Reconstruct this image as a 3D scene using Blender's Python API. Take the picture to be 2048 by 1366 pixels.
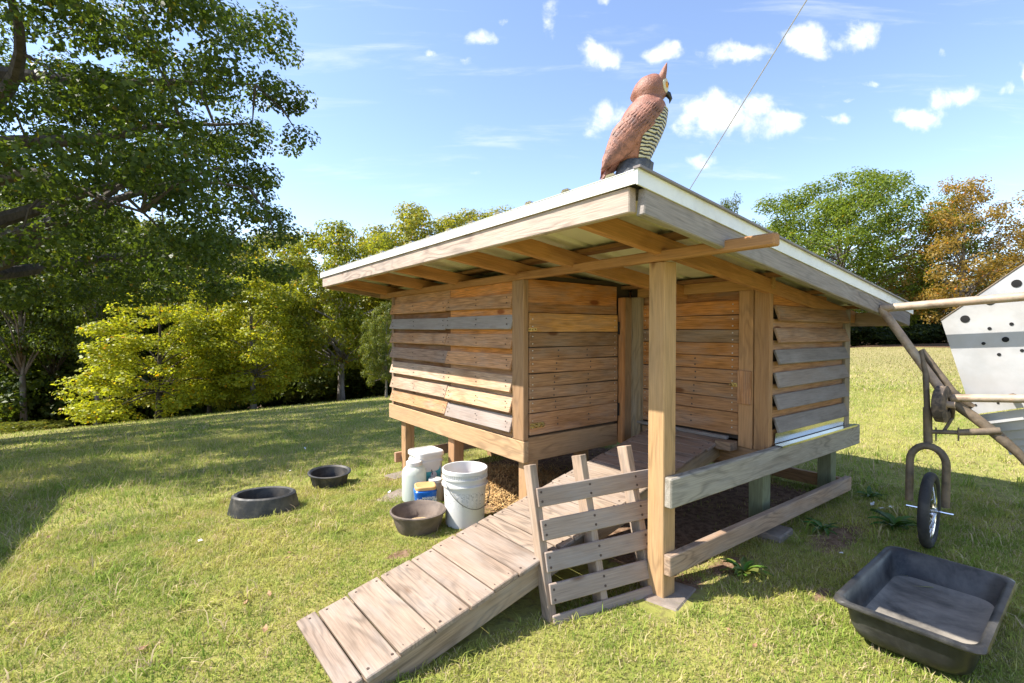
import bpy, bmesh, math, random
import numpy as np
from mathutils import Vector, Matrix

for o in list(bpy.data.objects):
    bpy.data.objects.remove(o)
SC = bpy.context.scene
COL = SC.collection
R = math.radians
rnd = random.Random(7)

# ------------------------------------------------------------------ camera
CAM_H = 1.216
FPX = 992.0                      # focal length in pixels of the 2048 px wide photograph
PITCH = -1.15
cam_d = bpy.data.cameras.new('camera')
cam = bpy.data.objects.new('camera', cam_d)
COL.objects.link(cam)
cam.location = (0, 0, CAM_H)
cam.rotation_euler = (R(90 + PITCH), 0, 0)
cam_d.sensor_width = 36.0
cam_d.lens = 36.0 * FPX / 2048.0
cam_d.clip_start = 0.05
cam_d.clip_end = 2000
SC.camera = cam

# ------------------------------------------------------------------ exposure
SC.view_settings.view_transform = 'Standard'
SC.view_settings.look = 'None'
SC.view_settings.gamma = 1.0
SC.view_settings.use_curve_mapping = False
SC.view_settings.exposure = 1.6
SC.cycles.max_bounces = 8
SC.cycles.diffuse_bounces = 4
SC.cycles.transparent_max_bounces = 8
SC.cycles.use_denoising = True
SC.cycles.sample_clamp_indirect = 6.0

# ------------------------------------------------------------------ sun
LIGHT_DIR = Vector((0.85, 0.06, -1.0)).normalized()      # the way the light travels
SUN_EL = math.asin(-LIGHT_DIR.z)
sun_d = bpy.data.lights.new('sun', 'SUN')
sun_d.energy = 3.4
sun_d.angle = R(0.53)
sun_d.color = (1.0, 0.94, 0.85)
sun = bpy.data.objects.new('sun', sun_d)
COL.objects.link(sun)
sun.rotation_euler = LIGHT_DIR.to_track_quat('-Z', 'Y').to_euler()
sun.location = (-6, 0, 12)

# ------------------------------------------------------------------ world: sky and small clouds
def pxdir(x, y):
    a = R(PITCH)
    r = ((x - 1024) / FPX, (683 - y) / FPX)
    return Vector((r[0], math.cos(a) - r[1] * math.sin(a), math.sin(a) + r[1] * math.cos(a)))

W = bpy.data.worlds.new('World')
SC.world = W
W.use_nodes = True
nt = W.node_tree
nt.nodes.clear()
def N(tree, kind, **kw):
    n = tree.nodes.new(kind)
    for k, v in kw.items():
        setattr(n, k, v)
    return n
def math_node(tree, op, a, b=None, clamp=False):
    n = tree.nodes.new('ShaderNodeMath'); n.operation = op; n.use_clamp = clamp
    for i, v in enumerate((a, b)):
        if v is None: continue
        if isinstance(v, (int, float)): n.inputs[i].default_value = v
        else: tree.links.new(v, n.inputs[i])
    return n.outputs[0]
def vmath(tree, op, a, b=None):
    n = tree.nodes.new('ShaderNodeVectorMath'); n.operation = op
    for i, v in enumerate((a, b)):
        if v is None: continue
        if isinstance(v, (tuple, list)): n.inputs[i].default_value = v
        else: tree.links.new(v, n.inputs[i])
    return n.outputs['Value'] if op in ('LENGTH', 'DISTANCE', 'DOT_PRODUCT') else n.outputs[0]
def map_range(tree, v, a, b, c, d, smooth=True):
    n = tree.nodes.new('ShaderNodeMapRange')
    if smooth: n.interpolation_type = 'SMOOTHSTEP'
    tree.links.new(v, n.inputs[0])
    for i, x in enumerate((a, b, c, d)): n.inputs[i + 1].default_value = x
    return n.outputs[0]
def noise(tree, vec, scale, detail=4, rough=0.55, dist=0.0):
    n = tree.nodes.new('ShaderNodeTexNoise')
    n.inputs['Scale'].default_value = scale; n.inputs['Detail'].default_value = detail
    n.inputs['Roughness'].default_value = rough; n.inputs['Distortion'].default_value = dist
    if vec is not None: tree.links.new(vec, n.inputs['Vector'])
    return n.outputs[0]
def mixrgb(tree, fac, a, b, mode='MIX'):
    n = tree.nodes.new('ShaderNodeMix'); n.data_type = 'RGBA'; n.blend_type = mode
    for s, v in ((n.inputs[0], fac), (n.inputs[6], a), (n.inputs[7], b)):
        if isinstance(v, (int, float)): s.default_value = v
        elif isinstance(v, (tuple, list)): s.default_value = (*v[:3], 1)
        else: tree.links.new(v, s)
    return n.outputs[2]

sky = N(nt, 'ShaderNodeTexSky', sky_type='NISHITA', sun_disc=False)
sky.sun_elevation = SUN_EL
sky.sun_rotation = math.atan2(-LIGHT_DIR.x, -LIGHT_DIR.y)
sky.altitude = 200; sky.air_density = 1.0; sky.dust_density = 0.35; sky.ozone_density = 1.6
tcw = N(nt, 'ShaderNodeTexCoord')
gen = tcw.outputs['Generated']
sep = N(nt, 'ShaderNodeSeparateXYZ'); nt.links.new(gen, sep.inputs[0])
yy = math_node(nt, 'MAXIMUM', sep.outputs[1], 0.08)
comb = N(nt, 'ShaderNodeCombineXYZ')
nt.links.new(math_node(nt, 'DIVIDE', sep.outputs[0], yy), comb.inputs[0])
nt.links.new(math_node(nt, 'DIVIDE', sep.outputs[2], yy), comb.inputs[1])
plane_co = comb.outputs[0]
warp = N(nt, 'ShaderNodeTexNoise'); warp.inputs['Scale'].default_value = 9; warp.inputs['Detail'].default_value = 5
nt.links.new(plane_co, warp.inputs['Vector'])
warped = vmath(nt, 'ADD', plane_co, vmath(nt, 'MULTIPLY', vmath(nt, 'SUBTRACT', warp.outputs['Color'], (.5, .5, .5)), (.12, .09, 0)))
CLOUDS = [(1198, 112, 62, 36, 1), (965, 80, 38, 26, .9), (855, 97, 20, 13, .8), (1330, 105, 48, 26, .95), (1465, 105, 85, 28, .95),
          (1625, 82, 66, 52, 1.1), (1722, 72, 56, 36, .85), (1450, 232, 125, 60, 1.15), (1555, 252, 75, 40, .95), (1215, 235, 60, 55, .75),
          (1400, 320, 52, 20, .85), (1835, 240, 68, 34, 1), (1915, 190, 62, 42, .85), (2008, 185, 24, 26, .85), (1670, 240, 55, 14, .75),
          (1745, 172, 34, 12, .7), (2048, 160, 26, 46, .95), (1110, 45, 26, 50, .68), (985, 40, 22, 16, .75), (935, 130, 22, 14, .7),
          (962, 330, 32, 13, .6), (1190, 5, 26, 16, .7), (1700, 200, 18, 8, .7), (1880, 90, 18, 14, .65), (1640, 175, 20, 10, .6)]
cur = None
for (cx, cy, rx, ry, w) in CLOUDS:
    d = pxdir(cx, cy)
    v = vmath(nt, 'MULTIPLY', vmath(nt, 'SUBTRACT', warped, (d.x / d.y, d.z / d.y, 0)), (FPX / rx, FPX / ry, 0))
    m = map_range(nt, vmath(nt, 'LENGTH', v), 0.15, 1.35, w, 0.0)
    cur = m if cur is None else math_node(nt, 'MAXIMUM', cur, m)
fine = noise(nt, plane_co, 14, 8, .62, .3)
# scattered clouds elsewhere in the sky (beside and behind the camera)
high = math_node(nt, 'MAXIMUM', sep.outputs[2], 0.1)
cb2 = N(nt, 'ShaderNodeCombineXYZ')
nt.links.new(math_node(nt, 'DIVIDE', sep.outputs[0], high), cb2.inputs[0])
nt.links.new(math_node(nt, 'DIVIDE', sep.outputs[1], high), cb2.inputs[1])
other = map_range(nt, noise(nt, cb2.outputs[0], 1.6, 7, .6), .56, .78, 0, .8)
other = math_node(nt, 'MULTIPLY', other, map_range(nt, sep.outputs[1], .3, .05, 0, 1))
shape = math_node(nt, 'ADD', cur, math_node(nt, 'MULTIPLY', math_node(nt, 'SUBTRACT', fine, .5), 2.2))
mask = map_range(nt, shape, .36, 1.3, 0, 1)
mask = math_node(nt, 'MULTIPLY', mask, map_range(nt, cur, .02, .25, 0, 1))
# thin streaks of cirrus
cm = N(nt, 'ShaderNodeMapping'); cm.inputs['Scale'].default_value = (1.1, 7.5, 1); cm.inputs['Rotation'].default_value = (0, 0, .06)
nt.links.new(plane_co, cm.inputs[0])
cirrus = map_range(nt, noise(nt, cm.outputs[0], 2.4, 7, .6, .4), .52, .8, 0, .34)
mask = math_node(nt, 'MAXIMUM', math_node(nt, 'MAXIMUM', mask, other), cirrus, clamp=True)
bg1 = N(nt, 'ShaderNodeBackground'); bg1.inputs[1].default_value = 0.108
skytint = mixrgb(nt, 1.0, sky.outputs[0], (1.02, .965, 0.985), 'MULTIPLY')
nt.links.new(skytint, bg1.inputs[0])
bg2 = N(nt, 'ShaderNodeBackground'); bg2.inputs[0].default_value = (1, 1, 1, 1); bg2.inputs[1].default_value = 0.5
mx = N(nt, 'ShaderNodeMixShader')
nt.links.new(mask, mx.inputs[0]); nt.links.new(bg1.outputs[0], mx.inputs[1]); nt.links.new(bg2.outputs[0], mx.inputs[2])
wo = N(nt, 'ShaderNodeOutputWorld'); nt.links.new(mx.outputs[0], wo.inputs[0])

# ------------------------------------------------------------------ terrain shape
def sp(s, k): return np.logaddexp(0, np.asarray(s, float) * k) / k
def ground_z(x, y):
    x = np.asarray(x, float); y = np.asarray(y, float)
    S = sp(x * math.sin(-.89351) + y * math.cos(-.89351) - 2.44304, 2.)
    S2 = sp(x * math.sin(-.62259) + y * math.cos(-.62259) - 8.8548, .7)
    T = sp(x * .966 + y * .259 - 2.4, 3.)
    S = np.minimum(S, 60 + 0 * S); S2 = 40 * np.tanh(S2 / 40)
    return -.0774 * S - .00302 * S2 * S2 + .3 * (1 - np.exp(-T / 4))
def gz(x, y): return float(ground_z(x, y))

PO = Vector((0.68411, 2.22317, 0.0))           # foot of the coop's front corner post
ANG = R(36.7)
UX = Vector((math.cos(ANG), math.sin(ANG), 0)); VX = Vector((-math.sin(ANG), math.cos(ANG), 0))
def wl(u, v, z=0.0): return PO + UX * u + VX * v + Vector((0, 0, z))
def to_uv(x, y):
    dx = x - PO.x; dy = y - PO.y
    return dx * UX.x + dy * UX.y, dx * VX.x + dy * VX.y
def on_depth(px, d, dz=0.0):
    """a spot on the ground seen at column px, d metres in front of the camera"""
    x = (px - 1024) / FPX * d
    return Vector((x, d, gz(x, d) + dz))

# ------------------------------------------------------------------ materials
def base_mat(name):
    m = bpy.data.materials.new(name); m.use_nodes = True
    t = m.node_tree; t.nodes.clear()
    out = N(t, 'ShaderNodeOutputMaterial')
    p = N(t, 'ShaderNodeBsdfPrincipled'); t.links.new(p.outputs[0], out.inputs[0])
    return m, t, p, out
def setp(p, **kw):
    for k, v in kw.items():
        p.inputs[k.replace('_', ' ')].default_value = v
def add_bump(t, p, h, strength, dist=0.01):
    b = N(t, 'ShaderNodeBump'); b.inputs['Strength'].default_value = strength; b.inputs['Distance'].default_value = dist
    t.links.new(h, b.inputs['Height']); t.links.new(b.outputs[0], p.inputs['Normal'])
def plain(name, col, rough=.6, metal=0., var=.12, scale=12., dirt=None, dirt_amt=.0, bump=.0, spec=.5, dlo=.42, dhi=.68):
    m, t, p, out = base_mat(name)
    setp(p, Roughness=rough, Metallic=metal); p.inputs['Specular IOR Level'].default_value = spec
    tc = N(t, 'ShaderNodeTexCoord')
    n1 = noise(t, tc.outputs['Object'], scale, 6, .6)
    f = map_range(t, n1, .3, .7, 1 - var, 1 + var)
    c = mixrgb(t, 1.0, col, f, 'MULTIPLY')
    if dirt is not None:
        n2 = noise(t, tc.outputs['Object'], scale * .45, 8, .68, .4)
        c = mixrgb(t, map_range(t, n2, dlo, dhi, 0, dirt_amt), c, dirt)
    t.links.new(c, p.inputs['Base Color'])
    t.links.new(map_range(t, n1, .3, .7, max(.05, rough - .08), min(1, rough + .1)), p.inputs['Roughness'])
    if bump: add_bump(t, p, noise(t, tc.outputs['Object'], scale * 4, 5, .6), bump, .004)
    return m

def wood_mat(name, ring=.5, streak=.4, grey=.3, greycol=(.33, .31, .285), rough=.8, knots=.8, stain=.35, ringk=16.0):
    """lumber: the board's own tint comes from the object colour, grain runs along its local x"""
    m, t, p, out = base_mat(name)
    tc = N(t, 'ShaderNodeTexCoord'); oi = N(t, 'ShaderNodeObjectInfo')
    r = oi.outputs['Random']
    off = N(t, 'ShaderNodeCombineXYZ')
    t.links.new(math_node(t, 'MULTIPLY', r, 91.7), off.inputs[0]); t.links.new(math_node(t, 'MULTIPLY', r, 53.3), off.inputs[1])
    t.links.new(math_node(t, 'MULTIPLY', r, 27.1), off.inputs[2])
    co = vmath(t, 'ADD', tc.outputs['Object'], off.outputs[0])
    # cathedral grain: contour lines of a field stretched along the board
    fld = noise(t, vmath(t, 'MULTIPLY', co, (1.5, 6.5, 6.5)), 1.0, 2.0, .45, .25)
    rings = math_node(t, 'SINE', math_node(t, 'MULTIPLY', fld, ringk * 6.283))
    rings = math_node(t, 'ADD', math_node(t, 'MULTIPLY', rings, .5), .5)
    rings = math_node(t, 'POWER', rings, 2.2)
    rings = math_node(t, 'MULTIPLY', rings, map_range(t, noise(t, vmath(t, 'MULTIPLY', co, (2.7, 5, 5)), 1.0, 3, .5), .38, .64, .12, 1.0))
    fib = noise(t, vmath(t, 'MULTIPLY', co, (7, 190, 190)), 1.0, 4, .6)
    blot = noise(t, vmath(t, 'MULTIPLY', co, (2.2, 7, 7)), 1.0, 5, .6, .5)
    base = oi.outputs['Color']
    c = mixrgb(t, 1.0, base, map_range(t, rings, 0, 1, 1.08, 1.08 - ring, False), 'MULTIPLY')
    c = mixrgb(t, 1.0, c, map_range(t, fib, .25, .75, 1 - streak, 1 + streak * .55, False), 'MULTIPLY')
    c = mixrgb(t, map_range(t, blot, .45, .75, 0, stain), c, mixrgb(t, 1.0, base, (.42, .34, .28), 'MULTIPLY'))
    g2 = noise(t, vmath(t, 'MULTIPLY', co, (3.1, 11, 11)), 1.0, 6, .65)
    c = mixrgb(t, map_range(t, g2, .4, .75, 0, grey), c, greycol)
    # knots
    vo = N(t, 'ShaderNodeTexVoronoi'); vo.inputs['Scale'].default_value = 1.0
    t.links.new(vmath(t, 'MULTIPLY', co, (2.6, 7, 7)), vo.inputs['Vector'])
    sc = N(t, 'ShaderNodeSeparateColor'); t.links.new(vo.outputs['Color'], sc.inputs[0])
    kn = map_range(t, vo.outputs['Distance'], .07, .16, 1, 0)
    kn = math_node(t, 'MULTIPLY', kn, map_range(t, sc.outputs[0], .62, .66, 0, knots))
    c = mixrgb(t, kn, c, mixrgb(t, 1.0, base, (.33, .2, .12), 'MULTIPLY'))
    t.links.new(c, p.inputs['Base Color'])
    setp(p, Roughness=rough); p.inputs['Specular IOR Level'].default_value = .25
    hgt = math_node(t, 'ADD', math_node(t, 'MULTIPLY', rings, -.35), math_node(t, 'MULTIPLY', fib, .8))
    add_bump(t, p, hgt, .35, .003)
    return m

M = {}
M['pallet'] = wood_mat('pallet_wood', ring=.22, streak=.62, grey=.34, knots=.85, stain=.55, ringk=7)
M['lumber'] = wood_mat('weathered_lumber', ring=.4, streak=.36, grey=.38, greycol=(.36, .34, .31), stain=.35, ringk=13)
M['newlumber'] = wood_mat('pine_lumber', ring=.3, streak=.26, grey=.1, stain=.18, ringk=13)
M['rafter'] = wood_mat('rafter_wood', ring=.2, streak=.3, grey=.12, stain=.55, ringk=7)
M['silver'] = wood_mat('silvered_slat', ring=.14, streak=.3, grey=.6, greycol=(.35, .32, .30), stain=.3, ringk=8)
M['dark'] = plain('dark_interior_board', (.07, .05, .035), .9)
M['white_trim'] = plain('white_painted_trim', (.78, .78, .75), .4, var=.05, dirt=(.5, .48, .42), dirt_amt=.35)
M['galv'] = plain('galvanised_sheet', (.55, .56, .57), .38, .9, var=.15, scale=20)
M['cream'] = plain('cream_steel_underside', (.66, .62, .47), .5, var=.06, scale=8, dirt=(.42, .38, .26), dirt_amt=.5)
M['brass'] = plain('brassy_latch', (.6, .47, .2), .3, .9, var=.2, scale=60)
M['iron'] = plain('black_iron', (.03, .03, .03), .5, .4, var=.3, scale=40)
M['screw'] = plain('zinc_screw', (.6, .6, .58), .35, .9, var=.1)
M['nail'] = plain('rusty_nail', (.09, .06, .045), .8)
M['flashing'] = plain('new_zinc_flashing', (.5, .51, .51), .16, 1.0, var=.03, scale=3)
M['concrete'] = plain('concrete', (.24, .2, .165), .95, var=.2, scale=18, dirt=(.2, .14, .1), dirt_amt=.6, bump=.5)
M['tub'] = plain('black_tub_plastic', (.022, .022, .023), .42, var=.2, scale=9, dirt=(.17, .16, .14), dirt_amt=.5, bump=.15, spec=.35)
M['tub_dust'] = plain('dust_on_plastic', (.045, .044, .042), .8, var=.3, scale=5, dirt=(.33, .295, .245), dirt_amt=.92, spec=.2, dlo=.28, dhi=.6)
M['rubber_brown'] = plain('dusty_rubber', (.115, .088, .07), .75, var=.2, scale=14, dirt=(.26, .2, .155), dirt_amt=.7, bump=.3)
M['rubber_black'] = plain('black_rubber', (.03, .031, .032), .6, var=.25, scale=16, dirt=(.16, .14, .11), dirt_amt=.55, bump=.3)
M['white_plastic'] = plain('white_plastic', (.7, .69, .66), .35, var=.04, scale=6, dirt=(.6, .54, .46), dirt_amt=.3)
M['pink'] = plain('pink_plastic', (.8, .08, .3), .4)
M['blue_can'] = plain('blue_canister_plastic', (.012, .13, .5), .3, var=.1)
M['tan_lid'] = plain('tan_lid_plastic', (.62, .38, .16), .45, var=.06)
M['teal'] = plain('teal_print', (.04, .3, .36), .5, var=.5, scale=10)
M['greenprint'] = plain('green_print', (.02, .16, .09), .5)
M['whiteprint'] = plain('white_print', (.82, .82, .8), .5)
M['orangeprint'] = plain('orange_print', (.7, .26, .06), .5)
M['greyprint'] = plain('grey_print', (.36, .36, .35), .6)
M['chrome'] = plain('chrome', (.8, .8, .82), .12, 1.0, var=.03)
M['tyre'] = plain('tyre_rubber', (.022, .022, .023), .75, var=.3, scale=30, dirt=(.1, .09, .075), dirt_amt=.4, bump=.6)
M['dirty_tyre'] = plain('muddy_tyre', (.07, .055, .045), .9, var=.3, scale=60, dirt=(.26, .19, .13), dirt_amt=.7, bump=.3)
M['tube'] = plain('rust_stained_tube', (.33, .235, .165), .6, .15, var=.35, scale=16, dirt=(.42, .38, .29), dirt_amt=.75, bump=.3)
M['tube_dark'] = plain('olive_rust_tube', (.13, .1, .07), .65, .2, var=.35, scale=20, dirt=(.25, .18, .11), dirt_amt=.7, bump=.3)
M['hopper'] = plain('scuffed_galvanised_panel', (.42, .42, .42), .5, .25, var=.1, scale=7, dirt=(.4, .37, .34), dirt_amt=.45, bump=.08)
M['hole'] = plain('hole_dark', (.008, .008, .008), .9)
M['terracotta'] = plain('terracotta_paint', (.30, .125, .08), .5, var=.18, scale=40, dirt=(.16, .07, .05), dirt_amt=.5, bump=.7)
M['feather'] = plain('feather_paint', (.30, .125, .08), .5, var=.3, scale=45, dirt=(.07, .035, .03), dirt_amt=.75, bump=.6)
M['stump'] = plain('grey_stump', (.05, .053, .06), .7, var=.4, scale=30, dirt=(.2, .2, .2), dirt_amt=.7, bump=1.0)
M['beak'] = plain('black_beak', (.012, .012, .014), .25)
M['facedisc'] = plain('cream_face', (.62, .56, .42), .6)
M['amber'] = plain('amber_eye', (.7, .3, .03), .12)
M['steelwire'] = plain('steel_cable', (.4, .4, .4), .5, .2)
M['grain'] = plain('mixed_feed', (.5, .36, .2), .95, var=.6, scale=160, bump=1.0)
M['bark'] = None

def barred_mat():
    m, t, p, out = base_mat('barred_breast')
    tc = N(t, 'ShaderNodeTexCoord')
    w = N(t, 'ShaderNodeTexWave', wave_type='BANDS', bands_direction='Z')
    w.inputs['Scale'].default_value = 26; w.inputs['Distortion'].default_value = 4.5; w.inputs['Detail'].default_value = 2
    w.inputs['Detail Scale'].default_value = 1.6
    t.links.new(tc.outputs['Object'], w.inputs['Vector'])
    c = mixrgb(t, map_range(t, w.outputs['Fac'], .28, .5, 1, 0), (.60, .55, .38), (.02, .02, .018))
    t.links.new(c, p.inputs['Base Color']); setp(p, Roughness=.5)
    add_bump(t, p, w.outputs['Fac'], .8, .004)
    return m
M['barred'] = barred_mat()

def jug_mat(name, col, trans):
    m, t, p, out = base_mat(name)
    setp(p, Base_Color=(*col, 1), Roughness=.35)
    p.inputs['Subsurface Weight'].default_value = .0
    tr = N(t, 'ShaderNodeBsdfTranslucent'); tr.inputs[0].default_value = (*col, 1)
    mixs = N(t, 'ShaderNodeMixShader'); mixs.inputs[0].default_value = trans
    t.links.new(p.outputs[0], mixs.inputs[1]); t.links.new(tr.outputs[0], mixs.inputs[2]); t.links.new(mixs.outputs[0], out.inputs[0])
    return m
M['jug'] = jug_mat('milky_plastic', (.72, .76, .7), .35)
M['jar'] = jug_mat('cloudy_jar', (.62, .55, .46), .3)

def bark_mat():
    m, t, p, out = base_mat('bark')
    tc = N(t, 'ShaderNodeTexCoord')
    n1 = noise(t, vmath(t, 'MULTIPLY', tc.outputs['Object'], (9, 9, 2.2)), 1.0, 8, .7, .6)
    oi = N(t, 'ShaderNodeObjectInfo')
    c = mixrgb(t, 1.0, oi.outputs['Color'], map_range(t, n1, .3, .7, .45, 1.35), 'MULTIPLY')
    t.links.new(c, p.inputs['Base Color']); setp(p, Roughness=.95)
    add_bump(t, p, n1, .9, .05)
    return m
M['bark'] = bark_mat()

def leaf_mat(name, trans=.55, spec=.35):
    m, t, p, out = base_mat(name)
    oi = N(t, 'ShaderNodeObjectInfo'); ge = N(t, 'ShaderNodeNewGeometry')
    rp = ge.outputs['Random Per Island']
    ramp = N(t, 'ShaderNodeValToRGB'); t.links.new(rp, ramp.inputs[0])
    e = ramp.color_ramp.elements
    e[0].position = 0; e[0].color = (.55, .62, .5, 1)
    e[1].position = 1; e[1].color = (1.5, 1.28, .9, 1)
    a = ramp.color_ramp.elements.new(.5); a.color = (.95, 1.0, .85, 1)
    b = ramp.color_ramp.elements.new(.965); b.color = (1.25, 1.15, .8, 1)
    ramp.color_ramp.elements[-1].color = (2.0, .95, .55, 1)
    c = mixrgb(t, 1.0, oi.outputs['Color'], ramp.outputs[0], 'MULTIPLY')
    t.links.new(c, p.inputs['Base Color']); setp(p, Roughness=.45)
    p.inputs['Specular IOR Level'].default_value = spec
    tr = N(t, 'ShaderNodeBsdfTranslucent'); t.links.new(mixrgb(t, 1.0, c, (1.25, 1.2, .55), 'MULTIPLY'), tr.inputs[0])
    mixs = N(t, 'ShaderNodeMixShader'); mixs.inputs[0].default_value = trans
    t.links.new(p.outputs[0], mixs.inputs[1]); t.links.new(tr.outputs[0], mixs.inputs[2]); t.links.new(mixs.outputs[0], out.inputs[0])
    return m
M['leaf'] = leaf_mat('leaf')
M['weed'] = leaf_mat('weed_leaf', .25, .4)

def grass_mat():
    m, t, p, out = base_mat('grass_blade')
    ge = N(t, 'ShaderNodeNewGeometry'); rp = ge.outputs['Random Per Island']
    pos = ge.outputs['Position']
    n1 = noise(t, pos, .9, 5, .6); n2 = noise(t, pos, 5.5, 4, .6)
    mixv = math_node(t, 'ADD', math_node(t, 'MULTIPLY', n1, .55), math_node(t, 'MULTIPLY', n2, .45))
    g = mixrgb(t, map_range(t, mixv, .42, .58, 0, 1), (.19, .29, .04), (.46, .44, .11))
    g = mixrgb(t, map_range(t, rp, 0, .8, 0, .5), g, (.45, .48, .11))
    sx = N(t, 'ShaderNodeSeparateXYZ'); t.links.new(pos, sx.inputs[0])
    g = mixrgb(t, map_range(t, sx.outputs[0], 4.2, 12, 0, .62), g, (.27, .22, .10))
    straw = math_node(t, 'MULTIPLY', map_range(t, rp, .72, .75, 0, 1), map_range(t, n2, .35, .6, .35, 1))
    g = mixrgb(t, straw, g, (.58, .45, .28))
    t.links.new(g, p.inputs['Base Color']); setp(p, Roughness=.7); p.inputs['Specular IOR Level'].default_value = .12
    tr = N(t, 'ShaderNodeBsdfTranslucent'); t.links.new(g, tr.inputs[0])
    mixs = N(t, 'ShaderNodeMixShader'); mixs.inputs[0].default_value = .35
    t.links.new(p.outputs[0], mixs.inputs[1]); t.links.new(tr.outputs[0], mixs.inputs[2]); t.links.new(mixs.outputs[0], out.inputs[0])
    return m
M['grass'] = grass_mat()

def ground_mat():
    m, t, p, out = base_mat('lawn_soil')
    ge = N(t, 'ShaderNodeNewGeometry'); pos = ge.outputs['Position']
    at = N(t, 'ShaderNodeAttribute', attribute_name='dirt'); af = N(t, 'ShaderNodeAttribute', attribute_name='forest')
    n0 = noise(t, pos, .22, 4, .6); n1 = noise(t, pos, 1.7, 6, .6); n2 = noise(t, pos, 24, 6, .65); n3 = noise(t, pos, 90, 4, .6)
    g = mixrgb(t, map_range(t, n1, .35, .65, 0, 1), (.20, .225, .045), (.32, .30, .085))
    g = mixrgb(t, map_range(t, n0, .4, .62, 0, .6), g, (.36, .32, .12))
    g = mixrgb(t, map_range(t, n2, .45, .7, 0, .7), g, (.14, .105, .06))
    sx = N(t, 'ShaderNodeSeparateXYZ'); t.links.new(pos, sx.inputs[0])
    g = mixrgb(t, map_range(t, sx.outputs[0], 4.2, 12, 0, .62), g, (.29, .24, .11))
    d = mixrgb(t, map_range(t, n2, .35, .65, 0, 1), (.13, .075, .045), (.27, .175, .115))
    d = mixrgb(t, map_range(t, n3, .55, .7, 0, .6), d, (.36, .27, .16))
    dm = math_node(t, 'ADD', at.outputs['Fac'], math_node(t, 'MULTIPLY', math_node(t, 'SUBTRACT', n2, .5), .8))
    c = mixrgb(t, map_range(t, dm, .35, .65, 0, 1), g, d)
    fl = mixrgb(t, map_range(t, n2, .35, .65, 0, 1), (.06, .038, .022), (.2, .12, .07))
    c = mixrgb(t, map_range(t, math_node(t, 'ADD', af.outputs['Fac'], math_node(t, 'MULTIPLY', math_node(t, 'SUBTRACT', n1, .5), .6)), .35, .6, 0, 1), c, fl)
    t.links.new(c, p.inputs['Base Color']); setp(p, Roughness=.95); p.inputs['Specular IOR Level'].default_value = .1
    add_bump(t, p, n2, .6, .03)
    return m
M['ground'] = ground_mat()

# ------------------------------------------------------------------ mesh helpers
def tag(o, label=None, cat=None, group=None, kind=None):
    if label: o['label'] = label
    if cat: o['category'] = cat
    if group: o['group'] = group
    if kind: o['kind'] = kind
    return o
def link(o, parent=None):
    COL.objects.link(o)
    if parent is not None: o.parent = parent
    return o
def empty(name, loc=(0, 0, 0), rz=0.0):
    o = bpy.data.objects.new(name, None); o.empty_display_size = .1
    o.location = loc; o.rotation_euler = (0, 0, rz)
    return link(o)
def mesh_from(name, verts, faces, mats, smooth=False, midx=None):
    me = bpy.data.meshes.new(name)
    me.from_pydata([tuple(v) for v in verts], [], faces)
    for m in (mats if isinstance(mats, (list, tuple)) else [mats]): me.materials.append(m)
    if midx: me.polygons.foreach_set('material_index', midx)
    if smooth: me.polygons.foreach_set('use_smooth', [True] * len(me.polygons))
    me.update()
    return me
def obj(name, me, parent=None, color=None, loc=None):
    o = bpy.data.objects.new(name, me)
    if color: o.color = (*color, 1)
    if loc is not None: o.location = loc
    return link(o, parent)
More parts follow.
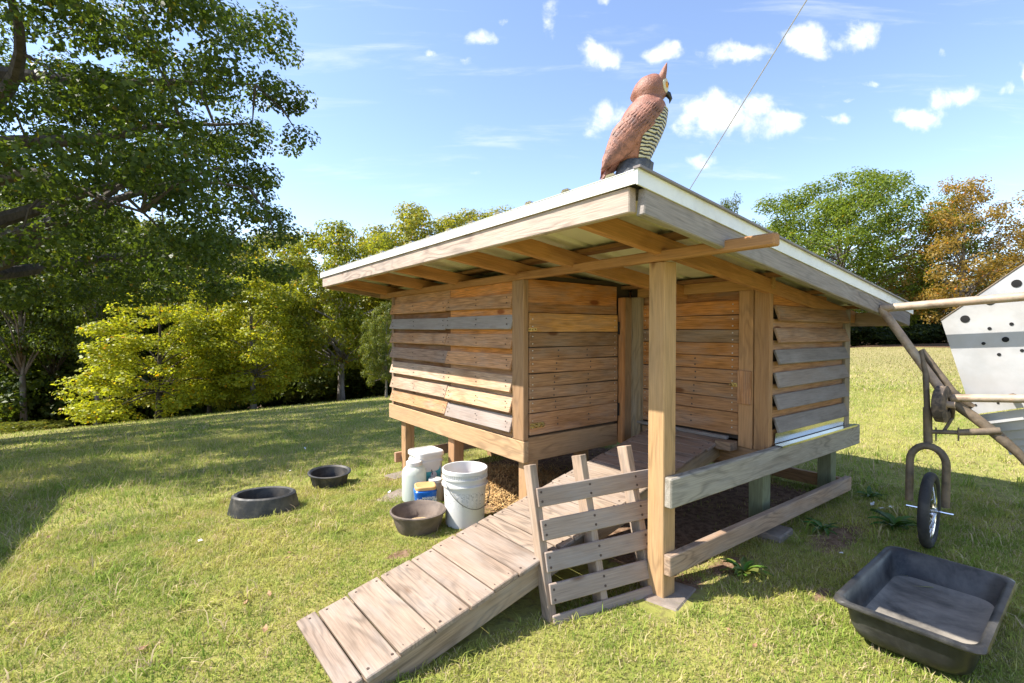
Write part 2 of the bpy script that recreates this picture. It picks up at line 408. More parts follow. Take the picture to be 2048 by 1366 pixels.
class MB:
    """collects shapes into one mesh"""
    def __init__(s): s.v = []; s.f = []; s.mi = []
    def add(s, verts, faces, mi=0):
        n = len(s.v); s.v += [Vector(v) for v in verts]
        s.f += [tuple(i + n for i in f) for f in faces]; s.mi += [mi] * len(faces)
    def box(s, c, x, y, z, mi=0):
        c = Vector(c); x = Vector(x); y = Vector(y); z = Vector(z)
        vs = [c + x * a + y * b + z * d for d in (-.5, .5) for b in (-.5, .5) for a in (-.5, .5)]
        s.add(vs, [(0, 2, 3, 1), (4, 5, 7, 6), (0, 1, 5, 4), (2, 6, 7, 3), (0, 4, 6, 2), (1, 3, 7, 5)], mi)
    def tube(s, pts, rad, seg=10, caps=True, mi=0):
        pts = [Vector(p) for p in pts]
        rads = rad if isinstance(rad, (list, tuple)) else [rad] * len(pts)
        rings = []; ref = None
        for i, p in enumerate(pts):
            a = pts[max(i - 1, 0)]; b = pts[min(i + 1, len(pts) - 1)]
            d = (b - a).normalized()
            if ref is None: ref = Vector((0, 0, 1)) if abs(d.z) < .9 else Vector((1, 0, 0))
            x = d.cross(ref).normalized(); y = x.cross(d).normalized(); ref = y
            rings.append([p + (x * math.cos(2 * math.pi * k / seg) + y * math.sin(2 * math.pi * k / seg)) * rads[i] for k in range(seg)])
        fs = []
        for i in range(len(pts) - 1):
            for k in range(seg):
                a = i * seg + k; b = i * seg + (k + 1) % seg
                fs.append((a, b, b + seg, a + seg))
        vs = [v for r_ in rings for v in r_]
        if caps:
            fs.append(tuple(range(seg - 1, -1, -1))); e = (len(pts) - 1) * seg
            fs.append(tuple(range(e, e + seg)))
        s.add(vs, fs, mi)
    def loft(s, rings, close=True, mi=0, cap0=True, cap1=True):
        n = len(rings[0]); fs = []
        for i in range(len(rings) - 1):
            for k in range(n if close else n - 1):
                a = i * n + k; b = i * n + (k + 1) % n
                fs.append((a, b, b + n, a + n))
        if cap0 and close: fs.append(tuple(range(n - 1, -1, -1)))
        if cap1 and close: e = (len(rings) - 1) * n; fs.append(tuple(range(e, e + n)))
        s.add([v for r_ in rings for v in r_], fs, mi)
    def lathe(s, prof, c=(0, 0, 0), seg=32, mi=0, cap0=True, cap1=True):
        c = Vector(c)
        s.loft([[c + Vector((r_ * math.cos(2 * math.pi * k / seg), r_ * math.sin(2 * math.pi * k / seg), z)) for k in range(seg)] for r_, z in prof], True, mi, cap0, cap1)
    def build(s, name, mat, parent=None, smooth=True, color=None, loc=None, auto=40):
        me = mesh_from(name, s.v, s.f, mat, smooth, s.mi)
        if smooth:
            try: me.set_sharp_from_angle(angle=R(auto))
            except Exception: pass
        return obj(name, me, parent, color, loc)

WARM = (1.0, .775, .60)          # overall tone of the timber
GREYED = (.86, .77, .70)         # tone of the weathered lumber
PINE = (.92, .765, .61)
def tone(mat, c):
    if mat in ('lumber', 'silver') or (mat == 'pallet' and max(c) - min(c) < .07): return GREYED
    return PINE if mat == 'newlumber' else WARM
_cache = {}
def board_mesh(L, Wd, T, mat, bev=.0025, seed=0):
    key = (round(L, 3), round(Wd, 3), round(T, 3), mat.name, seed)
    if key in _cache: return _cache[key]
    bm = bmesh.new()
    bmesh.ops.create_cube(bm, size=1.0)
    for v in bm.verts: v.co = Vector((v.co.x * L, v.co.y * Wd, v.co.z * T))
    rr = random.Random(len(_cache) * 7 + 1)
    for v in bm.verts:
        v.co.x += rr.uniform(-.002, .002); v.co.y += rr.uniform(-.0016, .0016)
    bmesh.ops.bevel(bm, geom=bm.edges[:], offset=min(bev, T * .3), segments=1, affect='EDGES')
    me = bpy.data.meshes.new('board'); bm.to_mesh(me); bm.free()
    me.materials.append(mat); _cache[key] = me
    return me
def board(name, a, b, width_dir, Wd, T, mat, color, parent, jit=.06, bev=.0025, seed=0):
    """a plank whose centre line runs from a to b, Wd wide along width_dir, T thick"""
    a = Vector(a); b = Vector(b); x = (b - a); L = x.length; x.normalize()
    y = Vector(width_dir); y = (y - x * y.dot(x)).normalized(); z = x.cross(y)
    if mat == 'pallet' and max(color) - min(color) < .07: mat = 'silver'
    me = board_mesh(L, Wd, T, M[mat] if isinstance(mat, str) else mat, bev, seed)
    j = 1 + rnd.uniform(-jit, jit)
    o = obj(name, me, parent, tuple(min(1, c * j * w) for c, w in zip(color, tone(mat, color))))
    o.matrix_local = Matrix.Translation((a + b) / 2) @ Matrix((x, y, z)).transposed().to_4x4()
    return o

TAN = (.50, .36, .225); ORA = (.52, .28, .10); YEL = (.62, .41, .16); BRN = (.35, .25, .165); GRY = (.265, .262, .265)
DRK = (.20, .12, .065); PAL = (.60, .49, .37); WRM = (.43, .295, .185); PNK = (.47, .34, .26)

# ------------------------------------------------------------------ ground
def coop_mask(u, v):
    """how bare the soil is (1 = bare) around and under the coop, in coop coordinates"""
    def sbox(u0, u1, v0, v1, s):
        du = np.maximum(np.maximum(u0 - u, u - u1), 0); dv = np.maximum(np.maximum(v0 - v, v - v1), 0)
        return np.clip(1 - np.hypot(du, dv) / s, 0, 1)
    def blob(cu, cv, ru, rv): return np.clip(1.25 - np.hypot((u - cu) / ru, (v - cv) / rv), 0, 1)
    d = sbox(.25, 1.9, .25, 2.5, .28)
    for b in ((1.35, -.22, .45, .16), (.2, .02, .2, .12), (.55, .0, .3, .1), (-.05, 1.55, .16, .22), (-.28, 1.22, .16, .1), (-.34, 2.25, .16, .12),
              (-.75, 1.18, .14, .08), (-.1, 2.78, .2, .14), (.62, -.42, .16, .05), (-.25, .95, .15, .12)):
        d = np.maximum(d, .8 * blob(*b))
    return d
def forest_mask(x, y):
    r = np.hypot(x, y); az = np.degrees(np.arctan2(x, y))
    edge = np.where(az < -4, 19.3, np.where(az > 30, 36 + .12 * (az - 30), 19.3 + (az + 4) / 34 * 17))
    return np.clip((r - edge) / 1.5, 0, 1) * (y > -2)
def axis_pts(lo, hi, fine_lo, fine_hi, step):
    a = list(np.arange(fine_lo, fine_hi, step)); s = step; p = fine_hi
    while p < hi: a.append(p); s *= 1.13; p += s
    a.append(hi); s = step; p = fine_lo
    while p > lo: p -= s; s *= 1.13; a.insert(0, max(p, lo))
    return np.unique(np.round(a, 4))
gx = axis_pts(-500, 500, -5, 5, .07); gy = axis_pts(-60, 700, .6, 9, .07)
GX, GY = np.meshgrid(gx, gy)
GZ = ground_z(GX, GY)
nx, ny = len(gx), len(gy)
me = bpy.data.meshes.new('ground')
verts = np.stack([GX, GY, GZ], -1).reshape(-1, 3)
idx = np.arange(nx * ny).reshape(ny, nx)
quads = np.stack([idx[:-1, :-1], idx[:-1, 1:], idx[1:, 1:], idx[1:, :-1]], -1).reshape(-1, 4)
def np_mesh(me, verts, faces, nper):
    me.vertices.add(len(verts)); me.vertices.foreach_set('co', np.ascontiguousarray(verts, np.float32).ravel())
    me.loops.add(faces.size); me.loops.foreach_set('vertex_index', np.ascontiguousarray(faces, np.int32).ravel())
    me.polygons.add(len(faces))
    me.polygons.foreach_set('loop_start', np.arange(0, faces.size, nper, dtype=np.int32))
    me.update(calc_edges=True)
np_mesh(me, verts, quads, 4)
me.polygons.foreach_set('use_smooth', np.ones(len(quads), bool))
gu, gv = to_uv(verts[:, 0], verts[:, 1])
at = me.attributes.new('dirt', 'FLOAT', 'POINT'); at.data.foreach_set('value', coop_mask(gu, gv).astype(np.float32))
at = me.attributes.new('forest', 'FLOAT', 'POINT'); at.data.foreach_set('value', forest_mask(verts[:, 0], verts[:, 1]).astype(np.float32))
me.materials.append(M['ground'])
ground = tag(obj('ground', me), kind='structure')

# ------------------------------------------------------------------ chicken coop
coop = empty('chicken_coop', PO, ANG)
tag(coop, 'wooden chicken coop of reclaimed planks with sloping metal roof, raised on legs', 'chicken coop')
UD, VD, ZD = Vector((1, 0, 0)), Vector((0, 1, 0)), Vector((0, 0, 1))
def cg(u, v):
    p = wl(u, v); return gz(p.x, p.y)

# legs, corner post and rails
board('corner_post', (.0445, .0445, cg(.04, .04) - .02), (.0445, .0445, 1.532), UD, .089, .089, 'newlumber', (.50, .37, .22), coop, 0, .004)
GREEN = (.19, .25, .18)
legs = [(.065, 2.83, TAN), (.06, 1.95, WRM), (.065, 1.06, TAN), (1.08, .11, GREEN), (2.06, .12, GREEN), (2.06, 2.9, BRN), (1.06, 2.9, BRN), (2.06, 1.5, BRN), (1.06, 1.6, BRN)]
for (u, v, c) in legs:
    board('leg', (u, v, cg(u, v) - .05), (u, v, .425), UD, .089, .089, 'newlumber', c, coop, .05, .004)
b = board('rail', (-.0, -.0215, .491), (2.19, -.0215, .491), ZD, .138, .04, 'lumber', (.40, .40, .355), coop, 0, .006); b['label'] = 'weathered grey green side rail below the louvres'
b = board('rail', (.0, -.0205, .163), (2.055, -.0205, .163), ZD, .095, .038, 'lumber', (.45, .34, .245), coop, 0, .004)
board('rail', (-.03, 2.9, .06), (2.1, 2.9, .1), ZD, .09, .035, 'newlumber', PNK, coop)
board('rail', (2.14, .05, .12), (2.14, 2.9, .1), ZD, .09, .035, 'newlumber', BRN, coop)
# top beam along the open side
board('beam', (-.005, -.49, 1.556), (-.005, 3.25, 1.556), ZD, .047, .045, 'rafter', (.40, .265, .145), coop, 0, .006)

# floor frame
board('floor_panel', (.06, 2.03, .455), (2.08, 2.03, .455), VD, 1.9, .02, 'rafter', BRN, coop)
board('floor_panel', (1.02, .56, .455), (2.08, .56, .455), VD, 1.03, .02, 'rafter', BRN, coop)
board('base_board', (0., .998, .475), (0., 3.06, .475), ZD, .132, .04, 'newlumber', (.52, .41, .28), coop, 0, .004)
board('base_board', (.021, 1.027, .485), (.84, 1.027, .485), ZD, .15, .034, 'newlumber', (.42, .31, .2), coop, 0, .004)
board('base_board', (1.0, .07, .485), (1.0, .98, .485), ZD, .13, .034, 'newlumber', BRN, coop)
board('base_board', (2.13, .05, .475), (2.13, 3.05, .475), ZD, .132, .034, 'lumber', BRN, coop)
board('base_board', (.02, 3.03, .475), (2.1, 3.03, .475), ZD, .132, .034, 'lumber', BRN, coop)

ROOF_K = .1285
def zr(u): return 1.745 - ROOF_K * (u + .54)
def box_part(name, lo, hi, mat, parent, color=None):
    m = MB(); lo = Vector(lo); hi = Vector(hi); d = hi - lo
    m.box((lo + hi) / 2, (d.x, 0, 0), (0, d.y, 0), (0, 0, d.z)); return m.build(name, mat, parent, False, color)

# --- louvred wall facing the ramp side (long wall)
lw = box_part('louvred_wall', (.024, 1.12, .545), (.045, 2.99, 1.545), M['dark'], coop)
ZB = [1.545, 1.455, 1.375, 1.322, 1.24, 1.195, 1.115, 1.062, .976, .937, .842, .80, .71, .675, .583, .545]
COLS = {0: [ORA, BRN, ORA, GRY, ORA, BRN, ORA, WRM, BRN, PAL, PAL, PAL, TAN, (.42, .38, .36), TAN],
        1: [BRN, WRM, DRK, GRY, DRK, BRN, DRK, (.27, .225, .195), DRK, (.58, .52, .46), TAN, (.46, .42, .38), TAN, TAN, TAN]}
for ci, (v0, v1) in enumerate(((1.122, 1.938), (1.946, 2.985))):
    for i in range(15):
        zt, zb = ZB[i], ZB[i + 1]
        j = rnd.uniform(-.006, .006)
        c = COLS[ci][i]
        if i < 9: c = tuple(q * 1.45 for q in c)  # upper rows painted lighter, lifting the eave's shade through their colour
        if i % 2 == 0:      # flat board between two slanted ones
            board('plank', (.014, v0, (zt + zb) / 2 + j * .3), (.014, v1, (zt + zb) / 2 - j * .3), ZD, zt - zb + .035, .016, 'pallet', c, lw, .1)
        else:               # slanted board, its foot standing out
            h = zt - zb + .012; out = .026 + rnd.uniform(-.004, .01)
            zc = (zt + zb) / 2 + rnd.uniform(-.004, .004)
            tilt = Vector((-out, 0, -h)).normalized()
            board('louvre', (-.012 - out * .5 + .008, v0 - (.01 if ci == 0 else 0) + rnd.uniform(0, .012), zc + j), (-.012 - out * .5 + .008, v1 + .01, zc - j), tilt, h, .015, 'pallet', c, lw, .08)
board('corner_board', (.0, 1.06, .545), (.0, 1.06, 1.532), VD, .118, .04, 'newlumber', (.36, .26, .17), coop, 0, .004)
board('corner_board', (.008, 2.995, .545), (.008, 2.995, 1.532), VD, .05, .03, 'lumber', BRN, coop)
sc_ = MB()
for i in range(15):
    zc = (ZB[i] + ZB[i + 1]) / 2
    if i % 2:
        for v in (1.16, 1.52, 1.9, 1.98, 2.5, 2.93):
            for dz in (-.018, .018):
                sc_.box((-.036, v + rnd.uniform(-.01, .01), zc + dz), (.004, 0, 0), (0, .007, 0), (0, 0, .007))
tag(sc_.build('nail_heads', M['nail'], lw, False), kind='stuff')

# --- side of the left room with a plank door (faces the porch)
sw = box_part('porch_wall', (.03, 1.04, .56), (1.0, 1.06, 1.57), M['dark'], coop)
board('plank', (.022, 1.02, 1.467), (.83, 1.02, 1.46), ZD, .145, .018, 'pallet', ORA, sw, 0)
board('plank', (.022, 1.02, 1.366), (.83, 1.02, 1.366), ZD, .062, .018, 'pallet', (.36, .215, .1), sw, 0)
def plank_door(name, label, lo, hi):
    d = box_part(name, lo, hi, M['dark'], coop); d['label'] = label
    return d
d1 = plank_door('plank_door', 'brown plank door with brass bolt at its foot', (.03, 1.016, .58), (.82, 1.03, 1.33))
DZ = [1.333, 1.212, 1.119, 1.038, .956, .871, .794, .712, .577]
DC = [YEL, (.30, .225, .15), BRN, WRM, (.36, .26, .165), (.38, .28, .19), (.43, .31, .2), ORA if False else (.46, .31, .185)]
for i in range(8):
    zt, zb = DZ[i], DZ[i + 1]; j = rnd.uniform(-.003, .003)
    board('plank', (.024, 1.004, (zt + zb) / 2 + j), (.822, 1.004, (zt + zb) / 2 - j), ZD, zt - zb - .004, .02, 'pallet', DC[i], d1, .04)
m = MB()
for i in range(8):
    for uu in (.045, .79):
        for dz in (-.025, .02): m.tube([(uu, .9945, (DZ[i] + DZ[i + 1]) / 2 + dz), (uu, .991, (DZ[i] + DZ[i + 1]) / 2 + dz)], .004, 6)
tag(m.build('screw_heads', M['screw'], d1), kind='stuff')
m = MB()
for i in range(2, 8):
    for uu in (.24 + .02 * math.sin(i), .53 + .02 * math.cos(i * 2)):
        for dz in (-.02, .018): m.tube([(uu, .9945, (DZ[i] + DZ[i + 1]) / 2 + dz), (uu, .9925, (DZ[i] + DZ[i + 1]) / 2 + dz)], .006, 6)
tag(m.build('nail_heads', M['nail'], d1), kind='stuff')
def bolt(parent, c, ax, n, s=1.0):
    c = Vector(c); ax = Vector(ax); n = Vector(n); m = MB()
    m.box(c, ax * .11 * s, ZD * .03 * s, n * .003)
    m.tube([c - ax * .065 * s + n * .009, c + ax * .055 * s + n * .009], .005 * s, 8)
    for k in (-.035, .0, .035): m.box(c + ax * k * s + n * .008, ax * .012 * s, ZD * .022 * s, n * .016)
    m.tube([c + ax * .02 * s + n * .01, c + ax * .02 * s + n * .03], .004 * s, 8)
    return m.build('bolt_latch', M['brass'], parent)
bolt(d1, (.08, .99, .635), UD, -VD)
bolt(d1, (.04, .99, 1.228), UD, -VD, .55)
for zz in (1.24, .665): box_part('hinge', (.822, .985, zz - .045), (.832, 1.01, zz + .045), M['iron'], d1)
# trim and posts of the inner corner
board('trim_board', (.852, .985, .425), (.852, .985, 1.455), UD, .03, .045, 'newlumber', (.50, .28, .14), coop, 0)
board('inner_post', (.93, 1.0, .44), (.93, 1.0, 1.46), UD, .11, .04, 'newlumber', (.34, .25, .165), coop, 0)
board('inner_post', (.972, .945, .44), (.972, .945, 1.46), VD, .085, .04, 'lumber', (.36, .31, .21), coop, 0)

# --- wall with the second door (faces the ramp)
dw = box_part('ramp_wall', (1.03, .06, .56), (1.05, 1.05, 1.55), M['dark'], coop)
board('plank', (1.018, .19, 1.43), (1.018, .93, 1.43), ZD, .1, .018, 'pallet', (.38, .22, .1), dw, 0)
board('lintel', (.985, -.01, 1.495), (.985, .94, 1.495), ZD, .075, .035, 'newlumber', (.48, .32, .16), coop, 0)
d2 = plank_door('plank_door', 'orange plank door with small latch at the top of the ramp', (1.01, .2, .59), (1.024, .9, 1.37))
EZ = [1.405, 1.317, 1.229, 1.148, 1.067, .983, .896, .808, .724, .588]
EC = [ORA, (.50, .28, .10), (.31, .25, .185), (.44, .25, .10), (.47, .27, .11), (.42, .28, .165), (.38, .26, .155), (.40, .27, .165), (.42, .275, .155)]
for i in range(9):
    zt, zb = EZ[i], EZ[i + 1]; j = rnd.uniform(-.003, .003)
    board('plank', (.998, .196, (zt + zb) / 2 + j), (.998, .91, (zt + zb) / 2 - j), ZD, zt - zb - .004, .02, 'pallet', EC[i], d2, .04)
m = MB()
for i in range(9):
    for vv in (.235, .885):
        for dz in (-.022, .02): m.tube([(.9885, vv, (EZ[i] + EZ[i + 1]) / 2 + dz), (.985, vv, (EZ[i] + EZ[i + 1]) / 2 + dz)], .0042, 6)
tag(m.build('screw_heads', M['screw'], d2), kind='stuff')
m = MB()
for i in range(4, 9):
    for dz in (-.02, .018): m.tube([(.9885, .50 + .015 * math.sin(i), (EZ[i] + EZ[i + 1]) / 2 + dz), (.9865, .50 + .015 * math.sin(i), (EZ[i] + EZ[i + 1]) / 2 + dz)], .006, 6)
tag(m.build('nail_heads', M['nail'], d2), kind='stuff')
bolt(d2, (.984, .195, .895), -VD, -UD, .8)
for zz in (1.3, .68): box_part('hinge', (.978, .905, zz - .04), (1.0, .915, zz + .04), M['iron'], d2)
board('jamb_board', (.99, .145, .53), (.99, .145, 1.458), VD, .086, .038, 'newlumber', (.48, .32, .19), coop, 0)
board('jamb_board', (.992, .05, .53), (.992, .05, 1.462), VD, .09, .04, 'newlumber', (.40, .265, .155), coop, 0)
board('latch_block', (.961, .145, .79), (.961, .145, .985), VD, .082, .018, 'pallet', (.48, .30, .17), coop, 0)
board('sill_block', (.93, .19, .535), (.93, .29, .535), ZD, .05, .08, 'lumber', BRN, coop)
board('sill_board', (.965, .25, .572), (.965, .93, .572), UD, .03, .02, 'lumber', GRY, coop)

# --- louvred wall beside the cart
rw = box_part('louvred_wall', (1.04, .035, .56), (2.06, .055, 1.39), M['dark'], coop)
LZ = [1.46, 1.363, 1.276, 1.232, 1.149, 1.109, 1.028, .982, .896, .852, .768, .718, .634, .57]
LC = [ORA, BRN, WRM, (.38, .29, .215), WRM, GRY, WRM, (.32, .295, .275), WRM, (.27, .26, .26), WRM, (.24, .235, .235), WRM]
for i in range(13):
    zt, zb = LZ[i], LZ[i + 1]
    if i == 0:
        board('plank', (1.035, .022, 1.405), (1.75, .022, 1.395), ZD, .1, .016, 'pallet', LC[0], rw, 0)
    elif i % 2 == 0:
        board('plank', (1.035, .026, (zt + zb) / 2), (2.03, .026, (zt + zb) / 2), ZD, zt - zb + .03, .016, 'pallet', LC[i], rw, .06)
    else:
        h = zt - zb + .006; out = .034; j = rnd.uniform(-.004, .004)
        board('louvre', (1.03, -.002 - out / 2 + .012, (zt + zb) / 2 + j), (2.025, -.002 - out / 2 + .012, (zt + zb) / 2 - j), Vector((0, -out, -h)), h, .017, 'pallet', LC[i], rw, .06)
board('end_post', (2.07, .02, .56), (2.07, .02, 1.372), UD, .085, .04, 'lumber', (.36, .33, .27), coop, 0)
m = MB()
m.box((1.57, .003, .6), (1.06, 0, 0), (0, .0015, -.0), (0, -.004, .06)); m.box((1.57, -.022, .5655), (1.1, 0, 0), (0, .052, 0), (0, 0, .0015))
m.box((1.57, -.0482, .561), (1.1, 0, 0), (0, .0012, 0), (0, 0, .012))
m.build('flashing', M['flashing'], coop, False)
# plain closing walls at the back
box_part('back_wall', (2.11, .06, .545), (2.128, 3.0, 1.33), M['pallet'], coop, BRN)
box_part('end_wall', (.05, 3.0, .545), (2.1, 3.018, 1.33), M['pallet'], coop, BRN)

# --- roof
sheet = MB()
prof = []
v = -.298; V_END = 3.315
while v < V_END - .01:
    for dv, dz in ((0, 0), (.085, 0), (.1, .017), (.13, .017), (.145, 0)):
        if v + dv < V_END: prof.append((v + dv, dz))
    v += .229
prof.append((V_END, 0))
U0, U1 = -.565, 2.3
vt = [Vector((u, pv, zr(u) + dz)) for u in (U0, U1) for pv, dz in prof]
vb = [p - Vector((0, 0, .0012)) for p in vt]
n = len(prof)
sheet.add(vt, [(i, i + n, i + n + 1, i + 1) for i in range(n - 1)], 0)
sheet.add(vb, [(i, i + 1, i + n + 1, i + n) for i in range(n - 1)], 1)
roof = sheet.build('roof', [M['galv'], M['cream']], coop, False)
def slope(u, v, dz): return Vector((u, v, zr(u) + dz))
for v in (0.02, .58, 1.075, 1.795, 2.375, 3.1):
    board('rafter', slope(-.515, v, -.0765), slope(2.2, v, -.0765), ZD, .083, .038, 'rafter', (.46, .285, .14), roof, .12, .003)
for u in (.06, .95, 1.5, 2.1):
    board('purlin', slope(u, -.25, -.0215), slope(u, 3.27, -.0215), UD, .09, .022, 'rafter', (.24, .15, .085), roof, .1)
board('fascia', slope(-.536, -.262, -.082), slope(-.536, 3.29, -.082), ZD, .088, .036, 'lumber', (.56, .49, .44), roof, 0, .004)
board('fascia', slope(-.518, -.28, -.086), slope(2.262, -.28, -.086), ZD, .094, .036, 'lumber', (.34, .33, .325), roof, 0, .004)
board('fascia', slope(-.518, 3.3, -.086), slope(2.262, 3.3, -.086), ZD, .094, .036, 'lumber', BRN, roof)
board('fascia', slope(2.245, -.262, -.086), slope(2.245, 3.28, -.086), ZD, .094, .036, 'lumber', (.4, .3, .2), roof)
m = MB()   # drip edge: a face and a lip over the sheet
for a, b, nrm in ((slope(-.562, -.302, -.02), slope(-.562, 3.32, -.02), UD),):
    m.box((a + b) / 2, b - a, nrm * .006, ZD * .044)
    m.box((a + b) / 2 + Vector((.02, 0, .0225 - .0022)), b - a, Vector((.05, 0, -.05 * ROOF_K)), ZD * .002)
m.build('drip_edge', M['white_trim'], roof, False)
m = MB()
for vv, s in ((-.302, 1), (3.319, -1)):
    a, b = slope(-.5655, vv, -.022), slope(2.3, vv, -.022)
    m.box((a + b) / 2, b - a, VD * .006, ZD * .05)
    m.box((a + b) / 2 + Vector((0, s * .02, .0265)), b - a, VD * .05, ZD * .003)
m.build('rake_trim', M['white_trim'], roof, False)
m = MB(); a, b = slope(-.57, -.304, .009), slope(2.31, -.304, .009)
m.box((a + b) / 2, b - a, VD * .03, ZD * .008)
m.build('rake_cap', plain('brown_grey_cap', (.2, .17, .16), .5), roof, False)

# ------------------------------------------------------------------ ramp
ramp = empty('ramp', wl(-1.34, .48, 0), ANG + R(1.6))
tag(ramp, 'long plank ramp of pale weathered boards leading up to the coop door', 'ramp')
RK = .22
def rs(x, y, dz=0.0):   # a point on the ramp's walking surface, x along the ramp
    return Vector((x, y, .055 + RK * x + dz))
joints = [-.045, .038, .165, .31, .46, .575, .705, .84, .93, 1.02, 1.13, 1.25, 1.36, 1.47, 1.58, 1.69, 1.8, 1.91, 2.02, 2.13, 2.23, 2.31]
RC = [(.36, .305, .255), (.385, .325, .265), (.375, .315, .255), (.35, .295, .24), (.375, .315, .26), (.385, .32, .26)]
for i in range(len(joints) - 1):
    a, b = joints[i] + .003, joints[i + 1] - .003
    e = rnd.uniform(-.008, .008); w0 = .255
    c = RC[i % 6] if b < 1.75 else (.33, .24, .18)
    board('plank', rs((a + b) / 2, -w0 + e, -.011 + rnd.uniform(-.002, .002)), rs((a + b) / 2 + rnd.uniform(-.002, .002), w0 + e, -.011), Vector((1, 0, RK)), (b - a) * math.hypot(1, RK), .022, 'lumber', c, ramp, .05, .004)
for s in (-1, 1):
    board('stringer', rs(-.02, s * .222, -.071), rs(2.3, s * .222, -.071), ZD, .094, .038, 'lumber', (.42, .34, .24), ramp, 0)
m = MB()
for i in range(len(joints) - 1):
    x = (joints[i] + joints[i + 1]) / 2; dx = (joints[i + 1] - joints[i]) * .3
    for yv in (-.225, .225):
        for k in ((-dx, dx) if dx > .03 else (0,)):
            p = rs(x + k + rnd.uniform(-.006, .006), yv + rnd.uniform(-.01, .01), .0)
            m.tube([p - ZD * .003, p + ZD * .0015], .0055, 6)
tag(m.build('nail_heads', M['nail'], ramp), kind='stuff')

# ------------------------------------------------------------------ little pallet gate leaning on the ramp
g0 = wl(-.53, .178); g1 = wl(.13, .06)
gdir = (g1 - g0).normalized()
gate = empty('pallet_gate', (g0.x, g0.y, gz(g0.x, g0.y)), math.atan2(gdir.y, gdir.x))
tag(gate, 'small grey slatted pallet gate leaning on the ramp beside the corner post', 'gate')
lean = Vector((0, .285, 1)).normalized(); gn = Vector((0, -1, .285)).normalized()
for x, zt in ((.018, .64), (.285, .655), (.56, .67)):
    board('stile', Vector((x, .0, 0)) + lean * -.01 + Vector((.0, .02, 0)), Vector((x, .02, 0)) + lean * zt, UD, .036, .075 if x > .1 else .06, 'lumber', (.44, .36, .285), gate, .05)
for zc, wd in ((.505, .082), (.367, .085), (.235, .082), (.108, .082), (-.005, .075)):
    a = lean * zc + gn * .022; j = rnd.uniform(-.004, .004)
    board('slat', a + Vector((.012, 0, j)), a + Vector((.66, 0, -j)), lean, wd, .014, 'silver', (.40, .345, .30), gate, .06, .003)
m = MB()
for zc in (.505, .367, .235, .108):
    for x in (.03, .29, .56):
        for dz in (-.02, .02):
            p = lean * (zc + dz) + gn * .029 + Vector((x, 0, 0)); m.tube([p, p + gn * .002], .006, 6)
tag(m.build('nail_heads', M['nail'], gate), kind='stuff')

# pavers and block under the posts
def paver(u, v, su, sv, h, rot, label, dz=0):
    p = wl(u, v); o = empty('paver', (p.x, p.y, gz(p.x, p.y) + dz), ANG + rot)
    me = board_mesh(su, sv, h, M['concrete'], .008)
    COL.objects.unlink(o); bpy.data.objects.remove(o)
    o = obj('paver', me); o.location = (p.x, p.y, gz(p.x, p.y) + dz); o.rotation_euler = (0, 0, ANG + rot)
    return tag(o, label, 'paver')
paver(.07, .01, .25, .16, .03, .25, 'flat concrete paver under the corner post by the gate', -.008)
paver(1.1, .06, .2, .2, .06, .1, 'small concrete block under the green coop leg', .01)
paver(-.3, 2.2, .3, .22, .03, .5, 'flat paver under the white jug and canister', -.006)
paver(-.02, 2.84, .2, .18, .03, .2, 'flat paver under the far coop leg beside the buckets', -.006)

# ------------------------------------------------------------------ things standing on the grass
def at(x, y, dz=0.0): return Vector((x, y, gz(x, y) + dz))
# shallow brown rubber feed pan
root = empty('feed_pan', at(-.59, 3.10)); tag(root, 'brown rubber feed pan with grain standing in front of the bucket', 'feed pan')
m = MB(); m.lathe([(.11, .0), (.128, .004), (.14, .03), (.163, .105), (.174, .112), (.176, .122), (.165, .126), (.155, .115), (.135, .04), (.12, .022), (.0005, .02)], seg=48, cap1=False)
m.build('pan_body', M['rubber_brown'], root)
m = MB(); m.lathe([(.125, .021), (.12, .028), (.09, .04), (.05, .046), (.0005, .048)], seg=32, cap1=False); o = m.build('grain', M['grain'], root); o.location = (.01, 0, 0)
# oval black tub with rolled rim, on the lawn
root = empty('water_pan', at(-1.82, 3.62)); tag(root, 'black oval rubber pan with thick rolled rim, wider at its foot', 'pan')
m = MB(); m.lathe([(.222, .0), (.232, .004), (.226, .03), (.21, .105), (.205, .125), (.19, .135), (.172, .128), (.168, .11), (.165, .04), (.15, .03), (.0005, .03)], seg=48, cap1=False)
o = m.build('pan_body', M['rubber_black'], root); o.scale = (1.06, .78, 1); root.rotation_euler = (0, 0, R(8))
root = empty('water_pan', at(-1.585, 4.28)); tag(root, 'black round rubber pan with a flared rim, standing nearer the wood', 'pan')
m = MB(); m.lathe([(.12, .0), (.128, .003), (.14, .03), (.155, .1), (.176, .112), (.178, .122), (.165, .126), (.15, .115), (.135, .03), (.0005, .025)], seg=44, cap1=False)
m.build('pan_body', M['rubber_black'], root); root.rotation_euler = (R(3), R(2), 0)
m = MB()
for k in range(28):
    a = 2 * math.pi * k / 28; c, s = math.cos(a), math.sin(a)
    m.tube([(c * .136, s * .136, .015), (c * .153, s * .153, .095)], .004, 5)
tag(m.build('ribs', M['rubber_black'], root), kind='stuff')

